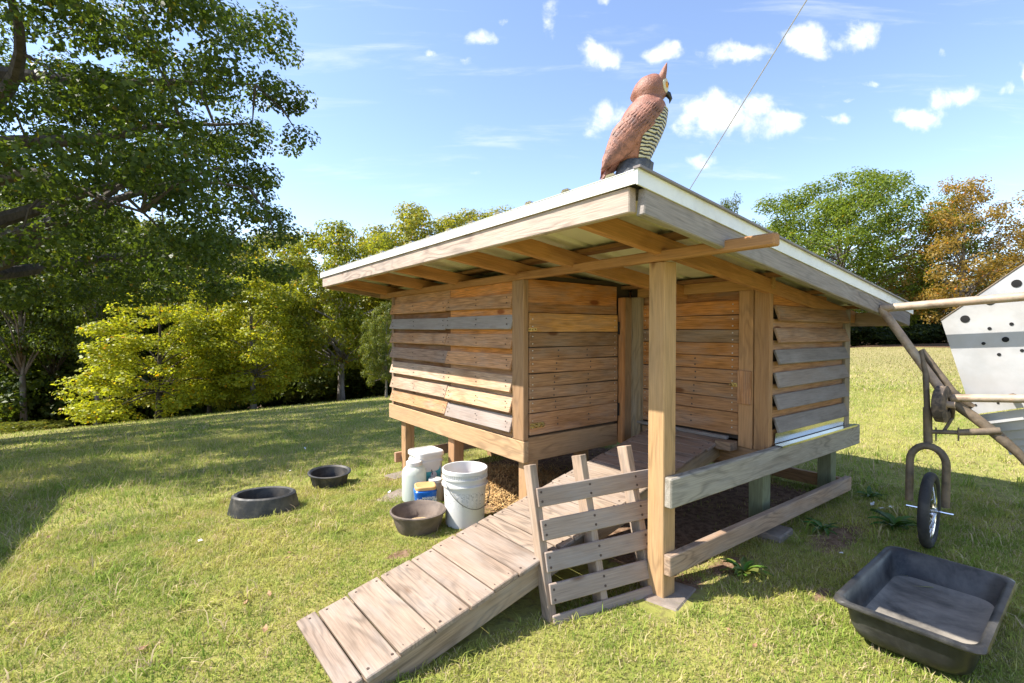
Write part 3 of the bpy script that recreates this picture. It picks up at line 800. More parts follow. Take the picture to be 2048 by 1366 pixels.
# white bucket
root = empty('bucket', at(-.305, 3.19)); tag(root, 'open round white plastic bucket with wire handle and printed label', 'bucket')
m = MB(); m.lathe([(.118, 0), (.124, .004), (.1365, .255), (.148, .257), (.149, .268), (.1375, .27), (.1385, .30), (.1475, .302), (.148, .312), (.139, .314), (.1395, .335), (.147, .338), (.147, .358), (.143, .362), (.137, .36), (.135, .30), (.12, .012), (.0005, .01)], seg=56, cap1=False)
m.build('bucket_body', M['white_plastic'], root)
m = MB()
hp = [(.15 * math.cos(R(-20 + 180 * 0)), 0, 0)]
pts = []
for k in range(21):
    t = k / 20 * math.pi; dirx = Vector((math.cos(R(38)), math.sin(R(38)), 0)); dn = Vector((math.sin(R(38)), -math.cos(R(38)), 0))
    pts.append(dirx * (.153 * math.cos(t)) + dn * (.02 + .135 * math.sin(t)) + Vector((0, 0, .285 - .155 * math.sin(t))))
m.tube(pts, .003, 6); m.build('handle', plain('dull_wire', (.22, .22, .22), .4, .6), root)
def curved_patch(name, r0, r1, z0, z1, a0, a1, mat, parent, seg=10):
    m = MB(); m.loft([[Vector((r_ * math.cos(a0 + (a1 - a0) * k / seg), r_ * math.sin(a0 + (a1 - a0) * k / seg), z)) for k in range(seg + 1)] for r_, z in ((r0, z0), (r1, z1))], close=False)
    return m.build(name, mat, parent)
def printed(name, paper, ink):
    m, t, p, out = base_mat(name)
    tc = N(t, 'ShaderNodeTexCoord'); sx = N(t, 'ShaderNodeSeparateXYZ'); t.links.new(tc.outputs['Object'], sx.inputs[0])
    ln = math_node(t, 'SINE', math_node(t, 'MULTIPLY', sx.outputs[2], 760.0))
    br = noise(t, vmath(t, 'MULTIPLY', tc.outputs['Object'], (90, 90, 125)), 1.0, 2, .5)
    blk = noise(t, vmath(t, 'MULTIPLY', tc.outputs['Object'], (14, 14, 22)), 1.0, 1, .5)
    f = math_node(t, 'MULTIPLY', map_range(t, ln, -.1, .4, 0, 1), map_range(t, br, .42, .52, 0, 1))
    f = math_node(t, 'MULTIPLY', f, map_range(t, blk, .36, .46, 0, .95))
    t.links.new(mixrgb(t, f, paper, ink), p.inputs['Base Color']); setp(p, Roughness=.5)
    return m
M['print'] = printed('printed_label', (.74, .73, .71), (.22, .22, .23))
curved_patch('label', .1262, .1358, .055, .225, R(205), R(335), M['print'], root)
for k, (a0, a1) in enumerate(((208, 220), (326, 334))): curved_patch('label_mark', .1345, .1352, .2, .205, R(a0), R(a1), M['nail'], root, 4)
m = MB()
for k in range(60):
    a = 2 * math.pi * k / 60; p = Vector((math.cos(a), math.sin(a), 0))
    m.box(p * .1425 + ZD * .3255, p * .006, Vector((-p.y, p.x, 0)) * .0025, ZD * .022)
tag(m.build('rim_ribs', M['white_plastic'], root, False), kind='stuff')
m = MB(); m.lathe([(.012, 0), (.018, .004), (.018, .016), (.012, .02)], (0, 0, 0), 14); o = m.build('pink_toy', M['pink']); b = root.location
o.location = (b.x + .02, b.y + .09, b.z + .26); o.rotation_euler = (R(70), .2, .3)
tag(o, 'bright pink plastic piece inside the open white bucket', 'toy')

def ring_sq(cx, hw, hd, z, n=40, pw=4.0):
    out = []
    for k in range(n):
        a = 2 * math.pi * k / n; c, s = math.cos(a), math.sin(a)
        r_ = (abs(c) ** pw + abs(s) ** pw) ** (-1 / pw)
        out.append(Vector((c * r_ * hw, s * r_ * hd, z)))
    return out
def text_mesh(name, body, size, mat, parent, mtx, bold=.0, ext=.0006):
    cu = bpy.data.curves.new(name, 'FONT'); cu.body = body; cu.size = size; cu.align_x = 'CENTER'; cu.align_y = 'CENTER'
    cu.extrude = ext; cu.offset = bold; cu.resolution_u = 2
    tmp = bpy.data.objects.new(name, cu); COL.objects.link(tmp)
    me = bpy.data.meshes.new_from_object(tmp.evaluated_get(bpy.context.evaluated_depsgraph_get()))
    bpy.data.objects.remove(tmp); me.materials.clear(); me.materials.append(mat)
    o = obj(name, me, parent); o.matrix_local = mtx; return o
def face_mtx(c, n, up=ZD):
    n = Vector(n).normalized(); x = up.cross(n).normalized(); y = n.cross(x)
    return Matrix.Translation(c) @ Matrix((x, y, n)).transposed().to_4x4()
# blue canister with tan lid
p = at(-.612, 3.475, .012); root = empty('coffee_canister', p, R(14)); tag(root, 'squat blue plastic coffee canister with tan lid', 'canister')
m = MB(); m.loft([ring_sq(0, *s_) for s_ in ((.062, .058, 0), (.07, .066, .004), (.074, .07, .02), (.0735, .069, .075), (.079, .074, .105), (.08, .075, .128), (.07, .066, .138))]); m.build('canister_body', M['blue_can'], root)
m = MB(); m.loft([ring_sq(0, *s_) for s_ in ((.071, .067, .1385), (.074, .07, .140), (.074, .07, .158), (.07, .066, .162), (.062, .058, .1625), (.058, .054, .159))]); m.build('lid', M['tan_lid'], root)
fn = Vector((.28, -1, 0)).normalized()
text_mesh('lettering', 'MAXWELL', .022, M['whiteprint'], root, face_mtx(Vector((.026, -.0745, .088)), (0, -1, .0)), .0008)
text_mesh('lettering', 'HOUSE', .03, M['whiteprint'], root, face_mtx(Vector((.026, -.0722, .066)), (0, -1, .0)), .001)
m = MB(); m.box((.028, -.0712, .034), (.06, 0, 0), (0, .001, 0), (0, 0, .018)); m.box((.05, -.0714, .044), (.016, 0, 0), (0, .001, 0), (0, 0, .01)); m.build('label_band', M['orangeprint'], root, False)
m = MB()
for k, (x, z, w, h) in enumerate(((-.056, .068, .012, .04), (-.036, .08, .02, .006), (-.036, .07, .018, .004), (-.036, .062, .02, .004), (-.04, .045, .022, .003))):
    m.box((x, -.0732, z), (w, 0, 0), (0, .001, 0), (0, 0, h))
m.build('label_marks', M['whiteprint'], root, False)
# tall milky jug
root = empty('plastic_jug', at(-.728, 3.665, .012)); tag(root, 'tall translucent white plastic jug with a screw lid', 'jug')
m = MB(); m.lathe([(.078, 0), (.086, .006), (.088, .02), (.089, .2), (.082, .232), (.062, .252), (.054, .256), (.054, .262), (.0005, .262)], seg=40, cap1=False); m.build('jug_body', M['jug'], root)
m = MB(); m.lathe([(.056, .258), (.058, .26), (.058, .286), (.054, .29), (.0005, .29)], seg=36, cap1=False); m.build('lid', M['white_plastic'], root)
# small jar
root = empty('jar', at(-.567, 3.64, .0)); tag(root, 'small cloudy jar with white lid between the jug and the bucket', 'jar')
m = MB(); m.lathe([(.05, 0), (.056, .005), (.058, .02), (.058, .13), (.05, .146), (.046, .15), (.0005, .15)], seg=32, cap1=False); m.build('jar_body', M['jar'], root)
m = MB(); m.lathe([(.049, .147), (.051, .149), (.051, .168), (.047, .171), (.0005, .171)], seg=32, cap1=False); m.build('lid', M['white_plastic'], root)
# square white pail with a teal label
p = wl(-.13, 2.085); root = empty('square_pail', at(p.x, p.y), ANG); root.scale = (.86, .86, 1); tag(root, 'square white pail with lid and teal picture label beside the coop leg', 'pail')
m = MB(); m.loft([ring_sq(0, *s_, 44, 7.0) for s_ in ((.1, .1, 0), (.106, .106, .006), (.116, .116, .27), (.126, .126, .272), (.126, .126, .285), (.118, .118, .29), (.119, .119, .325))]); m.build('pail_body', M['white_plastic'], root)
m = MB(); m.loft([ring_sq(0, *s_, 44, 7.0) for s_ in ((.127, .127, .318), (.13, .13, .32), (.13, .13, .345), (.124, .124, .352), (.114, .114, .352), (.11, .11, .346))]); m.build('lid', M['white_plastic'], root)
m = MB(); m.box((.012, -.1145, .15), (.15, 0, 0), (0, .002, .0), (0, .006, .17)); m.build('label', M['teal'], root, False)
m = MB(); m.box((.02, -.1155, .112), (.1, 0, 0), (0, .002, 0), (0, 0, .022)); m.build('label_band', M['greenprint'], root, False)
m = MB(); m.lathe([(.0005, 0), (.03, 0), (.026, .001), (.0005, .001)], seg=18); o = m.build('label_picture', plain('pale_print', (.55, .55, .62), .5), root); o.matrix_local = face_mtx(Vector((.018, -.1166, .175)), (0, -1, .0))
m = MB(); m.box((.0, -.1175, .2), (.008, 0, 0), (0, .001, 0), (-.008, 0, .04)); m.build('label_scoop', M['nail'], root, False)
text_mesh('lettering', 'Dawn', .036, M['whiteprint'], root, face_mtx(Vector((.02, -.1150, .088)), (0, -1, .0)), .0006)
m = MB(); m.tube([(-.131, .06, .29), (-.145, .04, .22), (-.147, 0, .2), (-.145, -.04, .22), (-.131, -.06, .29)], .002, 6); m.build('handle', M['steelwire'], root)

# ------------------------------------------------------------------ black tub in the foreground
p = wl(.635, -.79); root = empty('mixing_tub', at(p.x, p.y, .012), ANG + R(2.5)); tag(root, 'shallow black rectangular plastic tub with dusty bottom', 'tub')
def rrect(hu, hv, rad, z, n=7):
    out = []
    for cx, cy, a0 in ((hu - rad, hv - rad, 0), (-hu + rad, hv - rad, 90), (-hu + rad, -hv + rad, 180), (hu - rad, -hv + rad, 270)):
        for k in range(n):
            a = R(a0 + 90 * k / (n - 1)); out.append(Vector((cx + rad * math.cos(a), cy + rad * math.sin(a), z)))
    return out
hu, hv = .385, .222
rings = [rrect(hu - .13, hv - .1, .05, .0), rrect(hu - .095, hv - .07, .07, .006), rrect(hu - .068, hv - .05, .075, .026), rrect(hu - .052, hv - .04, .07, .06), rrect(hu - .032, hv - .028, .06, .148),
         rrect(hu - .004, hv - .003, .05, .151), rrect(hu, hv, .05, .157), rrect(hu - .004, hv - .004, .05, .168), rrect(hu - .02, hv - .018, .045, .17), rrect(hu - .034, hv - .03, .05, .162),
         rrect(hu - .056, hv - .044, .07, .09), rrect(hu - .072, hv - .055, .07, .062), rrect(hu - .12, hv - .09, .04, .052)]
m = MB(); m.loft(rings, cap1=False); m.build('tub_body', M['tub'], root, auto=60)
m = MB(); m.loft([rrect(hu - .07, hv - .0535, .07, .0675), rrect(hu - .076, hv - .058, .07, .0625), rrect(hu - .12, hv - .09, .04, .0545), rrect(.16, .07, .02, .0545)], cap0=False); m.build('dusty_floor', M['tub_dust'], root, auto=60)

# ------------------------------------------------------------------ owl decoy on the roof corner
ow = slope(-.455, -.19, 0); ow = wl(ow.x, ow.y, ow.z)
owl = empty('owl_decoy', ow, R(-8)); owl.scale = (.92, .92, .92); tag(owl, 'brown plastic owl decoy on a grey stump, perched on the roof corner', 'owl decoy')
#        z     front   back   half width
OR = [(.085, .055, -.045, .045), (.11, .068, -.058, .062), (.145, .085, -.07, .076), (.185, .104, -.072, .086), (.235, .124, -.06, .092), (.285, .131, -.034, .089), (.31, .124, -.016, .08), (.327, .114, .004, .062),
      (.336, .116, .003, .06), (.35, .127, -.009, .068), (.372, .131, -.002, .068), (.392, .129, .008, .065), (.408, .12, .022, .055), (.42, .105, .045, .036), (.425, .09, .062, .01)]
def owl_ring(z, f, b, w, seg=28, k=1.0):
    cx = (f + b) / 2; hx = (f - b) / 2
    return [Vector((cx + hx * k * math.cos(2 * math.pi * i / seg), w * k * math.sin(2 * math.pi * i / seg), z)) for i in range(seg)]
m = MB(); m.loft([owl_ring(*r_) for r_ in OR]); m.build('body', M['terracotta'], owl, auto=80)
m = MB()   # barred breast, standing just proud of the body
br_rings = []
for z, f, b, w in OR[:6]:
    cx = (f + b) / 2; hx = (f - b) / 2 + .004; w += .004
    br_rings.append([Vector((cx + hx * math.cos(a), w * math.sin(a), z)) for a in [R(-78 + 156 * i / 16) for i in range(17)]])
m.loft(br_rings, close=False); m.build('breast', M['barred'], owl, auto=80)
for s in (-1, 1):
    A0 = Vector((.085, 0, .305)); T0 = Vector((-.128, 0, .07)); ax = (T0 - A0).normalized(); up = Vector((-ax.z, 0, ax.x)); up = up if up.z > 0 else -up
    Lw = (T0 - A0).length
    def wing_pt(t, q, off=0.0):
        """t along the wing, q from -1 (lower edge) to 1 (upper edge)"""
        hw_ = (.062 * (math.sin(math.pi * min(1, (t + .12) * .62)) ** .7)) * (1 - max(0, t - .55) / .45) ** .75 + .001
        body = .086 * (1 - .75 * max(0, t - .35) ** 1.1) * math.sqrt(max(.06, 1 - .45 * q * q)) + .006
        p = A0 + ax * (Lw * t) + up * (hw_ * q - .012 + .008 * math.sin(math.pi * t))
        return Vector((p.x, s * (body + off), p.z))
    m = MB(); rings = []
    for i in range(15):
        t = i / 14
        rings.append([wing_pt(t, -1 + 2 * k / 10) for k in range(11)] + [wing_pt(t, 1 - 2 * k / 10, -.02) for k in range(11)])
    m.loft(rings); wing = m.build('wing', M['terracotta'], owl, auto=80)
    m = MB(); rows = 13
    for i in range(rows):
        t = .0 + .92 * i / rows; nf = 8 if i < 5 else (7 if i < 9 else 5)
        for k in range(nf):
            q = -.92 + 1.84 * (k + (.5 if i % 2 else .0)) / (nf - .5)
            if q > .95: continue
            ln = (.15 + .025 * i) ; wd = .17 if i < 5 else .2
            base = wing_pt(t, q, -.002); tip_t = min(1.0, t + ln); tip = wing_pt(tip_t, q * .95, .010)
            d = (tip - base); side = wing_pt(min(1, t + ln * .45), min(1.0, q + wd), .004) - wing_pt(min(1, t + ln * .45), max(-1.0, q - wd), .004)
            side *= .5
            nrm = d.cross(side); nrm = nrm.normalized() * (1 if nrm.y * s > 0 else -1)
            mid = (base + tip) / 2 + nrm * .004
            vs = [base - side * .5, base + side * .5, mid + side, tip + side * .35, tip + d * .06, tip - side * .35, mid - side, mid + nrm * .003]
            loop = [0, 1, 2, 3, 4, 5, 6]
            fs = [(loop[a], loop[(a + 1) % 7], 7) for a in range(7)]
            if s < 0: fs = [f[::-1] for f in fs]
            m.add(vs, fs)
    tag(m.build('feathers', M['feather'], wing, True, auto=50), kind='stuff')
m = MB(); tail = []
for t, w_, th in ((0, .04, .02), (.3, .042, .018), (.7, .036, .013), (1, .02, .006)):
    c = Vector((-.03, 0, .135)).lerp(Vector((-.122, 0, .024)), t); nx_ = Vector((.77, 0, -.64))
    tail.append([c + Vector((0, w_ * math.cos(2 * math.pi * k / 12), 0)) + nx_ * (th * math.sin(2 * math.pi * k / 12)) for k in range(12)])
m.loft(tail); m.build('tail', M['feather'], owl)
for s in (-1, 1):
    m = MB(); b0 = Vector((.105, s * .04, .402)); tipp = Vector((.122, s * .048, .452))
    m.tube([b0 - (tipp - b0) * .25, b0, b0.lerp(tipp, .5), b0.lerp(tipp, .85), tipp], [.017, .016, .010, .004, .0006], 10); m.build('ear_tuft', M['terracotta'], owl)
    m = MB(); m.lathe([(.027, -.006), (.028, 0), (.022, .004), (.013, .003), (.0005, .001)], seg=22, cap1=False); o = m.build('face_disc', M['facedisc'], owl); o.matrix_local = face_mtx(Vector((.121, s * .03, .377)), (1, s * .5, .0))
    m = MB(); m.lathe([(.0005, .010), (.007, .0095), (.011, .006), (.0125, 0)][::-1], seg=16, cap1=False); e = m.build('eye', M['amber'], o)
    m = MB(); m.lathe([(.006, .0098), (.004, .0112), (.0005, .0116)], seg=12, cap1=False); m.build('pupil', M['beak'], e if False else o)
m = MB(); m.tube([(.118, 0, .36), (.136, 0, .352), (.144, 0, .335), (.140, 0, .318)], [.013, .011, .007, .0008], 10); m.build('beak', M['beak'], owl)
m = MB(); st = []
for k, (z, r_, ox) in enumerate(((-.03, .088, -.004), (.0, .085, -.004), (.03, .076, 0), (.06, .07, .006), (.088, .068, .012), (.095, .062, .012))):
    st.append([Vector((ox + r_ * (1 + .05 * math.sin(i * 2.3 + k)) * math.cos(2 * math.pi * i / 22), r_ * (1 + .05 * math.cos(i * 1.7)) * math.sin(2 * math.pi * i / 22), z)) for i in range(22)])
m.loft(st); m.build('stump', M['stump'], owl)

# ------------------------------------------------------------------ wheeled hopper cart
CA = Vector((2.217, 3.0, 1.355)); CN = UX
def cp(px, py, off=0.0):
    """where the sight line of a photo pixel meets the cart's upright side plane, off metres behind it"""
    d = pxdir(px, py); o = Vector((0, 0, CAM_H)); q = CA + CN * off
    return o + d * ((q - o).dot(CN) / d.dot(CN))
wb = cp(1858, 1060, -.14); wbz = gz(wb.x, wb.y)
cart = empty('hopper_cart', (wb.x, wb.y, wbz)); tag(cart, 'rusty tube frame cart on a spoked wheel carrying a perforated grey metal hopper', 'cart')
C0 = Vector((wb.x, wb.y, wbz))
def cl(p): return p - C0
def ctube(name, pts, r_, mat, seg=12, parent=None): 
    m = MB(); m.tube([cl(Vector(p)) for p in pts], r_, seg); return m.build(name, M[mat], parent or cart)
A = cp(1762, 617); B = cp(1893, 795)
along = (cp(2048, 593) - A); along2 = cp(2048, 797) - B
ctube('frame_tube', [A, A + along * 2.3], .0235, 'tube')
ctube('frame_tube', [A + Vector((0, 0, .004)), A.lerp(B, .5), B + (B - A) * .02], .0235, 'tube')
ctube('frame_tube', [B + Vector((0, 0, -.002)), B + along2 * 3.0], .021, 'tube')
ctube('frame_tube', [cp(1842, 700, .06), cp(1905, 782, .06), cp(1945, 815, .08)], .018, 'tube_dark')
ctube('frame_tube', [cp(1893, 797, .01), cp(1945, 832, .03), cp(1992, 868, .04), cp(2035, 905, .05), cp(2062, 938, .07), cp(2130, 960, .09), cp(2300, 960, .1)], [.024, .026, .026, .022, .014, .013, .013], 'tube_dark')
ctube('stem', [cp(1842, 702, .0), cp(1851, 745, -.03), cp(1855, 830, -.05)], [.009, .014, .015], 'tube_dark')
ctube('stem', [cp(1855, 815, -.05), cp(1856, 885, -.05)], .021, 'tube_dark')
ctube('cross_tube', [cp(1858, 863, -.05), cp(1915, 865, -.03), cp(1916, 865, -.03), cp(2000, 862, .03)], [.012, .012, .017, .02], 'tube_dark')
for px in (1872, 1917): ctube('pin', [cp(px, 855, -.04), cp(px, 882, -.04)], .004, 'tube_dark', 8)
# fork: an inverted U across the wheel
fk = []
wc = Vector((wb.x, wb.y, wbz + .205))
WU = Vector((.743, .669, 0)); WV = Vector((-.669, .743, 0)); fv = -WV
top = cp(1856, 890, -.10)
for k in range(13):
    a = math.pi * k / 12
    fk.append(top + fv * (-.078 * math.cos(a)) + Vector((0, 0, -.10 + .095 * math.sin(a))))
fk = [Vector((fk[0].x, fk[0].y, wc.z + .02))] + fk + [Vector((fk[-1].x, fk[-1].y, wc.z + .02))]
ctube('fork', fk, .019, 'tube_dark', 12)
ctube('axle', [wc - fv * .1, wc + fv * .1], .006, 'chrome', 8)
# spoked wheel rolling along the coop's length
wh = empty('wheel_root'); COL.objects.unlink(wh); bpy.data.objects.remove(wh)
def wheel_ring(rad, r_, seg=40, sec=12, flat=1.0):
    rings = []
    for i in range(seg + 1):
        a = 2 * math.pi * i / seg
        c = WU * math.cos(a) + ZD * math.sin(a)
        rings.append([cl(wc) + c * (rad + r_ * math.cos(2 * math.pi * k / sec)) + WV * (r_ * flat * math.sin(2 * math.pi * k / sec)) for k in range(sec)])
    return rings
m = MB(); m.loft(wheel_ring(.178, .026), True, 0, False, False); whl = m.build('wheel', M['tyre'], cart)
m = MB(); m.loft(wheel_ring(.15, .010, 40, 8, 1.3), True, 0, False, False); m.build('rim', M['chrome'], whl)
m = MB(); m.tube([cl(wc) - WV * .035, cl(wc) + WV * .035], .014, 12); m.build('hub', M['chrome'], whl)
m = MB()
for k in range(28):
    a = 2 * math.pi * k / 28; b_ = a + (.35 if k % 4 < 2 else -.35); s = .03 if k % 2 else -.03
    m.tube([cl(wc) + WV * s + (WU * math.cos(b_) + ZD * math.sin(b_)) * .012, cl(wc) + (WU * math.cos(a) + ZD * math.sin(a)) * .146], .0012, 4)
tag(m.build('spokes', M['chrome'], whl), kind='stuff')
# small hard wheel
sc0 = cp(1884, 808, -.07); sax = -VX; sx = sax.cross(ZD).normalized()
m = MB(); prof = [(-.026, .04), (-.028, .085), (-.02, .1), (.02, .1), (.028, .085), (.026, .04)]
rings = []
for i in range(33):
    a = 2 * math.pi * i / 32; c = sx * math.cos(a) + ZD * math.sin(a)
    rings.append([cl(sc0) + sax * w_ + c * r_ for w_, r_ in prof])
m.loft(rings, False); small = m.build('small_wheel', M['dirty_tyre'], cart)
m = MB(); m.tube([cl(sc0) - sax * .02, cl(sc0) + sax * .018], .062, 24); m.tube([cl(sc0) + sax * .01, cl(sc0) + sax * .055], .018, 12); m.build('hub', M['tube'], small)
ctube('axle_bracket', [sc0 + sax * .05, cp(1905, 835, .02), cp(1886, 865, -.02)], .009, 'tube_dark', 8)
# hopper
OFF = .15
poly = [cp(1882, 640, OFF), cp(2048, 527, OFF), cp(2200, 424, OFF), cp(2400, 470, OFF), cp(2380, 770, OFF), cp(1945, 829, OFF)]
dpt = CN * .55
m = MB(); n = len(poly)
fr = [cl(p) for p in poly]; bk = [cl(p + dpt) for p in poly]; fi = [p + CN * .003 for p in fr]
m.add(fr, [tuple(range(n - 1, -1, -1))]); m.add(fi, [tuple(range(n))])
m.add(bk, [tuple(range(n))])
for i in (2, 3, 5):
    j = (i + 1) % n; m.add([fr[i], fr[j], bk[j], bk[i]], [(0, 1, 2, 3)])
hop = m.build('hopper', M['hopper'], cart, False)
ctube('rim_bead', [poly[0], poly[1], poly[2]], .004, 'tube_dark', 8)
for (px, py, rr) in ((2033, 567, 8), (1980, 602, 8), (1930, 638, 7.5), (2023, 648, 3.4), (1979, 657, 3.2), (1967, 687, 3.2), (2011, 679, 5.5), (2044, 701, 3.2), (1998, 709, 3.2), (1951, 810, 2.2), (1996, 806, 2.2)):
    c = cp(px, py, OFF - .002); rad = rr * (c.y) / FPX * .98
    m = MB(); m.tube([Vector((0, 0, -.0008)), Vector((0, 0, .0008))], rad, 18); o = m.build('hole', M['hole'], hop, False); o.matrix_local = face_mtx(cl(c), -CN)
# stepped strips under the hopper
pl = [cp(1952, 832, .17), cp(1968, 848, .2), cp(1984, 864, .235), cp(1998, 880, .27), cp(2010, 893, .30), cp(2020, 908, .33)]
run = (cp(2380, 770, OFF) - cp(1945, 829, OFF)).normalized()
for i in range(5):
    a = pl[i]; b_ = pl[i + 1]; wdir = (b_ - a) - CN * .035
    board('strip', cl((a + b_) / 2), cl((a + b_) / 2 + run * .95), wdir, wdir.length * 1.05, .003, M['hopper'], (1, 1, 1), cart, 0, .0008)
# rear legs standing off to the side
for s_, off in ((2.6, .1), (2.6, .6)):
    q = B + along2 * s_ * .9 + CN * off; g = gz(q.x, q.y)
    ctube('leg', [q, Vector((q.x, q.y, g))], .02, 'tube_dark')
for s_ in (.8, 2.4): q = B + along2 * s_; ctube('bearer', [q + CN * .02, q + CN * .62], .016, 'tube_dark', 8)

# ------------------------------------------------------------------ guy cable from a pole beside the yard
def ray_pt(px, py, d):
    r_ = pxdir(px, py); return Vector((0, 0, CAM_H)) + r_ * (d / r_.y)
k0 = ray_pt(1150, 724, 19.5); k0.z = gz(k0.x, k0.y); k1 = ray_pt(2110, -803, 4.4)
m = MB(); m.tube([Vector((0, 0, 0)), (k1 - k0)], .010, 6); o = m.build('guy_cable', M['steelwire'], loc=k0)
tag(o, 'thin steel guy cable slanting up over the coop roof', 'cable')
m = MB(); m.tube([(0, 0, -.1), (0, 0, k1.z - gz(k1.x, k1.y) + .6)], [.14, .1], 14); o = m.build('utility_pole', M['bark'], None, True, (.25, .19, .14), (k1.x + .1, k1.y, gz(k1.x, k1.y)))
tag(o, 'plain round wooden pole that holds the guy cable', 'pole')

# ------------------------------------------------------------------ trees
def leaf_cloud(name, seed, clumps, per, leaf, flat=.65, droop=.25, jitter=.45):
    """many leaf-sized faces gathered in clumps; clumps = array of (x, y, z, radius)"""
    g = np.random.default_rng(seed)
    cl_ = np.asarray(clumps, float)
    wgt = cl_[:, 3] ** 2; cnt = np.maximum(8, (per * len(cl_) * wgt / wgt.sum()).astype(int))
    ci = np.repeat(np.arange(len(cl_)), cnt); n = len(ci)
    d = g.normal(size=(n, 3)); d /= np.linalg.norm(d, axis=1, keepdims=True)
    rad = cl_[ci, 3:4] * g.uniform(.25, 1, (n, 1)) ** .6
    pos = cl_[ci, :3] + d * rad * np.array([1, 1, flat])
    up = np.array([0, 0, 1.]); nrm = d * .75 + up * .6 + g.normal(size=(n, 3)) * jitter
    nrm /= np.linalg.norm(nrm, axis=1, keepdims=True)
    t = d + g.normal(size=(n, 3)) * .7 - up * droop
    t -= nrm * (t * nrm).sum(1, keepdims=True); t /= np.linalg.norm(t, axis=1, keepdims=True) + 1e-9
    s = np.cross(nrm, t); L = leaf * g.uniform(.65, 1.25, (n, 1)); Wd = L * g.uniform(.28, .42, (n, 1))
    b0 = pos - t * L * .5; tip = pos + t * L * .5 - nrm * L * .1
    l = pos + s * Wd + nrm * L * .07; r_ = pos - s * Wd + nrm * L * .07
    vs = np.stack([b0, r_, tip, l], 1).reshape(-1, 3)
    me = bpy.data.meshes.new(name); np_mesh(me, vs, np.arange(len(vs)).reshape(-1, 4), 4)
    me.materials.append(M['leaf'])
    return me
def crown_clumps(seed, n, Rr, z0, z1, prof, cr, inner=.35):
    g = np.random.default_rng(seed); out = []
    lob = g.uniform(0, 6.28, 4)
    while len(out) < n:
        zf = g.uniform(0, 1); p = prof(zf)
        if g.uniform() > p ** 1.3 + .08: continue
        a = g.uniform(0, 6.283)
        rr = Rr * p * (1 + .16 * math.sin(3 * a + lob[0] + 3 * zf) + .12 * math.sin(5 * a + lob[1] - 4 * zf)) * math.sqrt(g.uniform(inner ** 2, 1))
        out.append((rr * math.cos(a), rr * math.sin(a), z0 + (z1 - z0) * zf + g.normal() * .1, cr * g.uniform(.6, 1.3)))
    return out
def trunk_mesh(name, seed, height, r0, clumps, nl, start=.25, lean=(0, 0)):
    g = random.Random(seed); m = MB()
    path = [Vector((lean[0] * t * t + .06 * height * .15 * math.sin(3 * t + seed), lean[1] * t * t + .05 * height * .15 * math.cos(2.3 * t + seed), -.3 + (height + .3) * t)) for t in [i / 9 for i in range(10)]]
    m.tube(path, [r0 * 1.35] + [r0 * (1 - .92 * i / 9) for i in range(1, 10)], 9)
    pick = g.sample(clumps, min(nl, len(clumps)))
    for c in pick:
        e = Vector(c[:3]); t = max(start, min(.9, (e.z / height) - .12 - g.uniform(0, .15)))
        i = min(8, int(t * 9)); s = path[i].lerp(path[i + 1], t * 9 - i)
        mid = s.lerp(e, .5) + Vector((g.uniform(-.2, .2), g.uniform(-.2, .2), g.uniform(0, .35)))
        rr = max(.012, r0 * (1 - .9 * t) * .5)
        m.tube([s, s.lerp(mid, .5) + Vector((0, 0, .05)), mid, mid.lerp(e, .5), e], [rr, rr * .8, rr * .6, rr * .4, rr * .15], 5)
    me = mesh_from(name, m.v, m.f, M['bark'], True)
    return me
round_p = lambda z: math.sin(math.pi * min(1, z * .86 + .14)) ** .6
cone_p = lambda z: (1 - z) ** .62 * min(1, z * 5 + .55)
tall_p = lambda z: math.sin(math.pi * min(1, z * .8 + .17)) ** .55
KINDS = {}
def kind(name, seed, H, Rr, z0, prof, n, per, leaf, cr, r0, nl, inner=.35, flat=.65, start=.25):
    c = crown_clumps(seed, n, Rr, z0, H - cr * .5, prof, cr, inner)
    KINDS[name] = (trunk_mesh('trunk', seed, H * .93, r0, c, nl, start), leaf_cloud('crown', seed + 1, c, per, leaf, flat), H, Rr)
kind('broad', 11, 8, 3.2, 1.3, round_p, 220, 190, .13, .6, .17, 34, .62)
kind('broad2', 12, 9, 3.4, 1.6, tall_p, 220, 190, .135, .64, .18, 34, .62)
kind('cone', 13, 6.6, 2.7, .35, cone_p, 170, 150, .115, .55, .11, 34, .62, .5)
kind('cone2', 14, 7.2, 2.2, .7, cone_p, 150, 160, .115, .52, .11, 30, .6, .55)
kind('slim', 15, 10, 2.6, 3.2, tall_p, 120, 150, .14, .7, .14, 30, .2)
kind('great', 16, 14.5, 7.0, 2.2, round_p, 360, 190, .19, 1.05, .38, 60, .65)
kind('thin', 17, 12, 4.2, 2.0, tall_p, 230, 110, .17, .8, .24, 70, .2, .7)
kind('bush', 18, 2.0, 1.3, .15, round_p, 60, 110, .12, .42, .03, 16, .2)
def tree(kind_name, name, px, d, top, width=None, col=(.1, .15, .03), bark=(.16, .13, .1), label='', group=None, cat='tree', rz=None, base_dz=0.0):
    """a tree rooted on the ground at column px, d metres off, as tall as its top shows in the photograph"""
    tm, cm_, H, Rr = KINDS[kind_name]
    b = on_depth(px, d); zt = CAM_H + (663 - top) / FPX * d
    sz = (zt - b.z) / H; sr = sz if width is None else (width / FPX * d / 2) / Rr
    root = empty(name, (b.x, b.y, b.z + base_dz), rnd.uniform(0, 6.28) if rz is None else rz)
    root.scale = (sr, sr, sz)
    tag(root, label, cat, group)
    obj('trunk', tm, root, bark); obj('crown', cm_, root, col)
    return root
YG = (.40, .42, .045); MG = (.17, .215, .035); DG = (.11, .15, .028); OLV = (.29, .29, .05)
GREYB = (.26, .23, .20); DBARK = (.10, .08, .062)
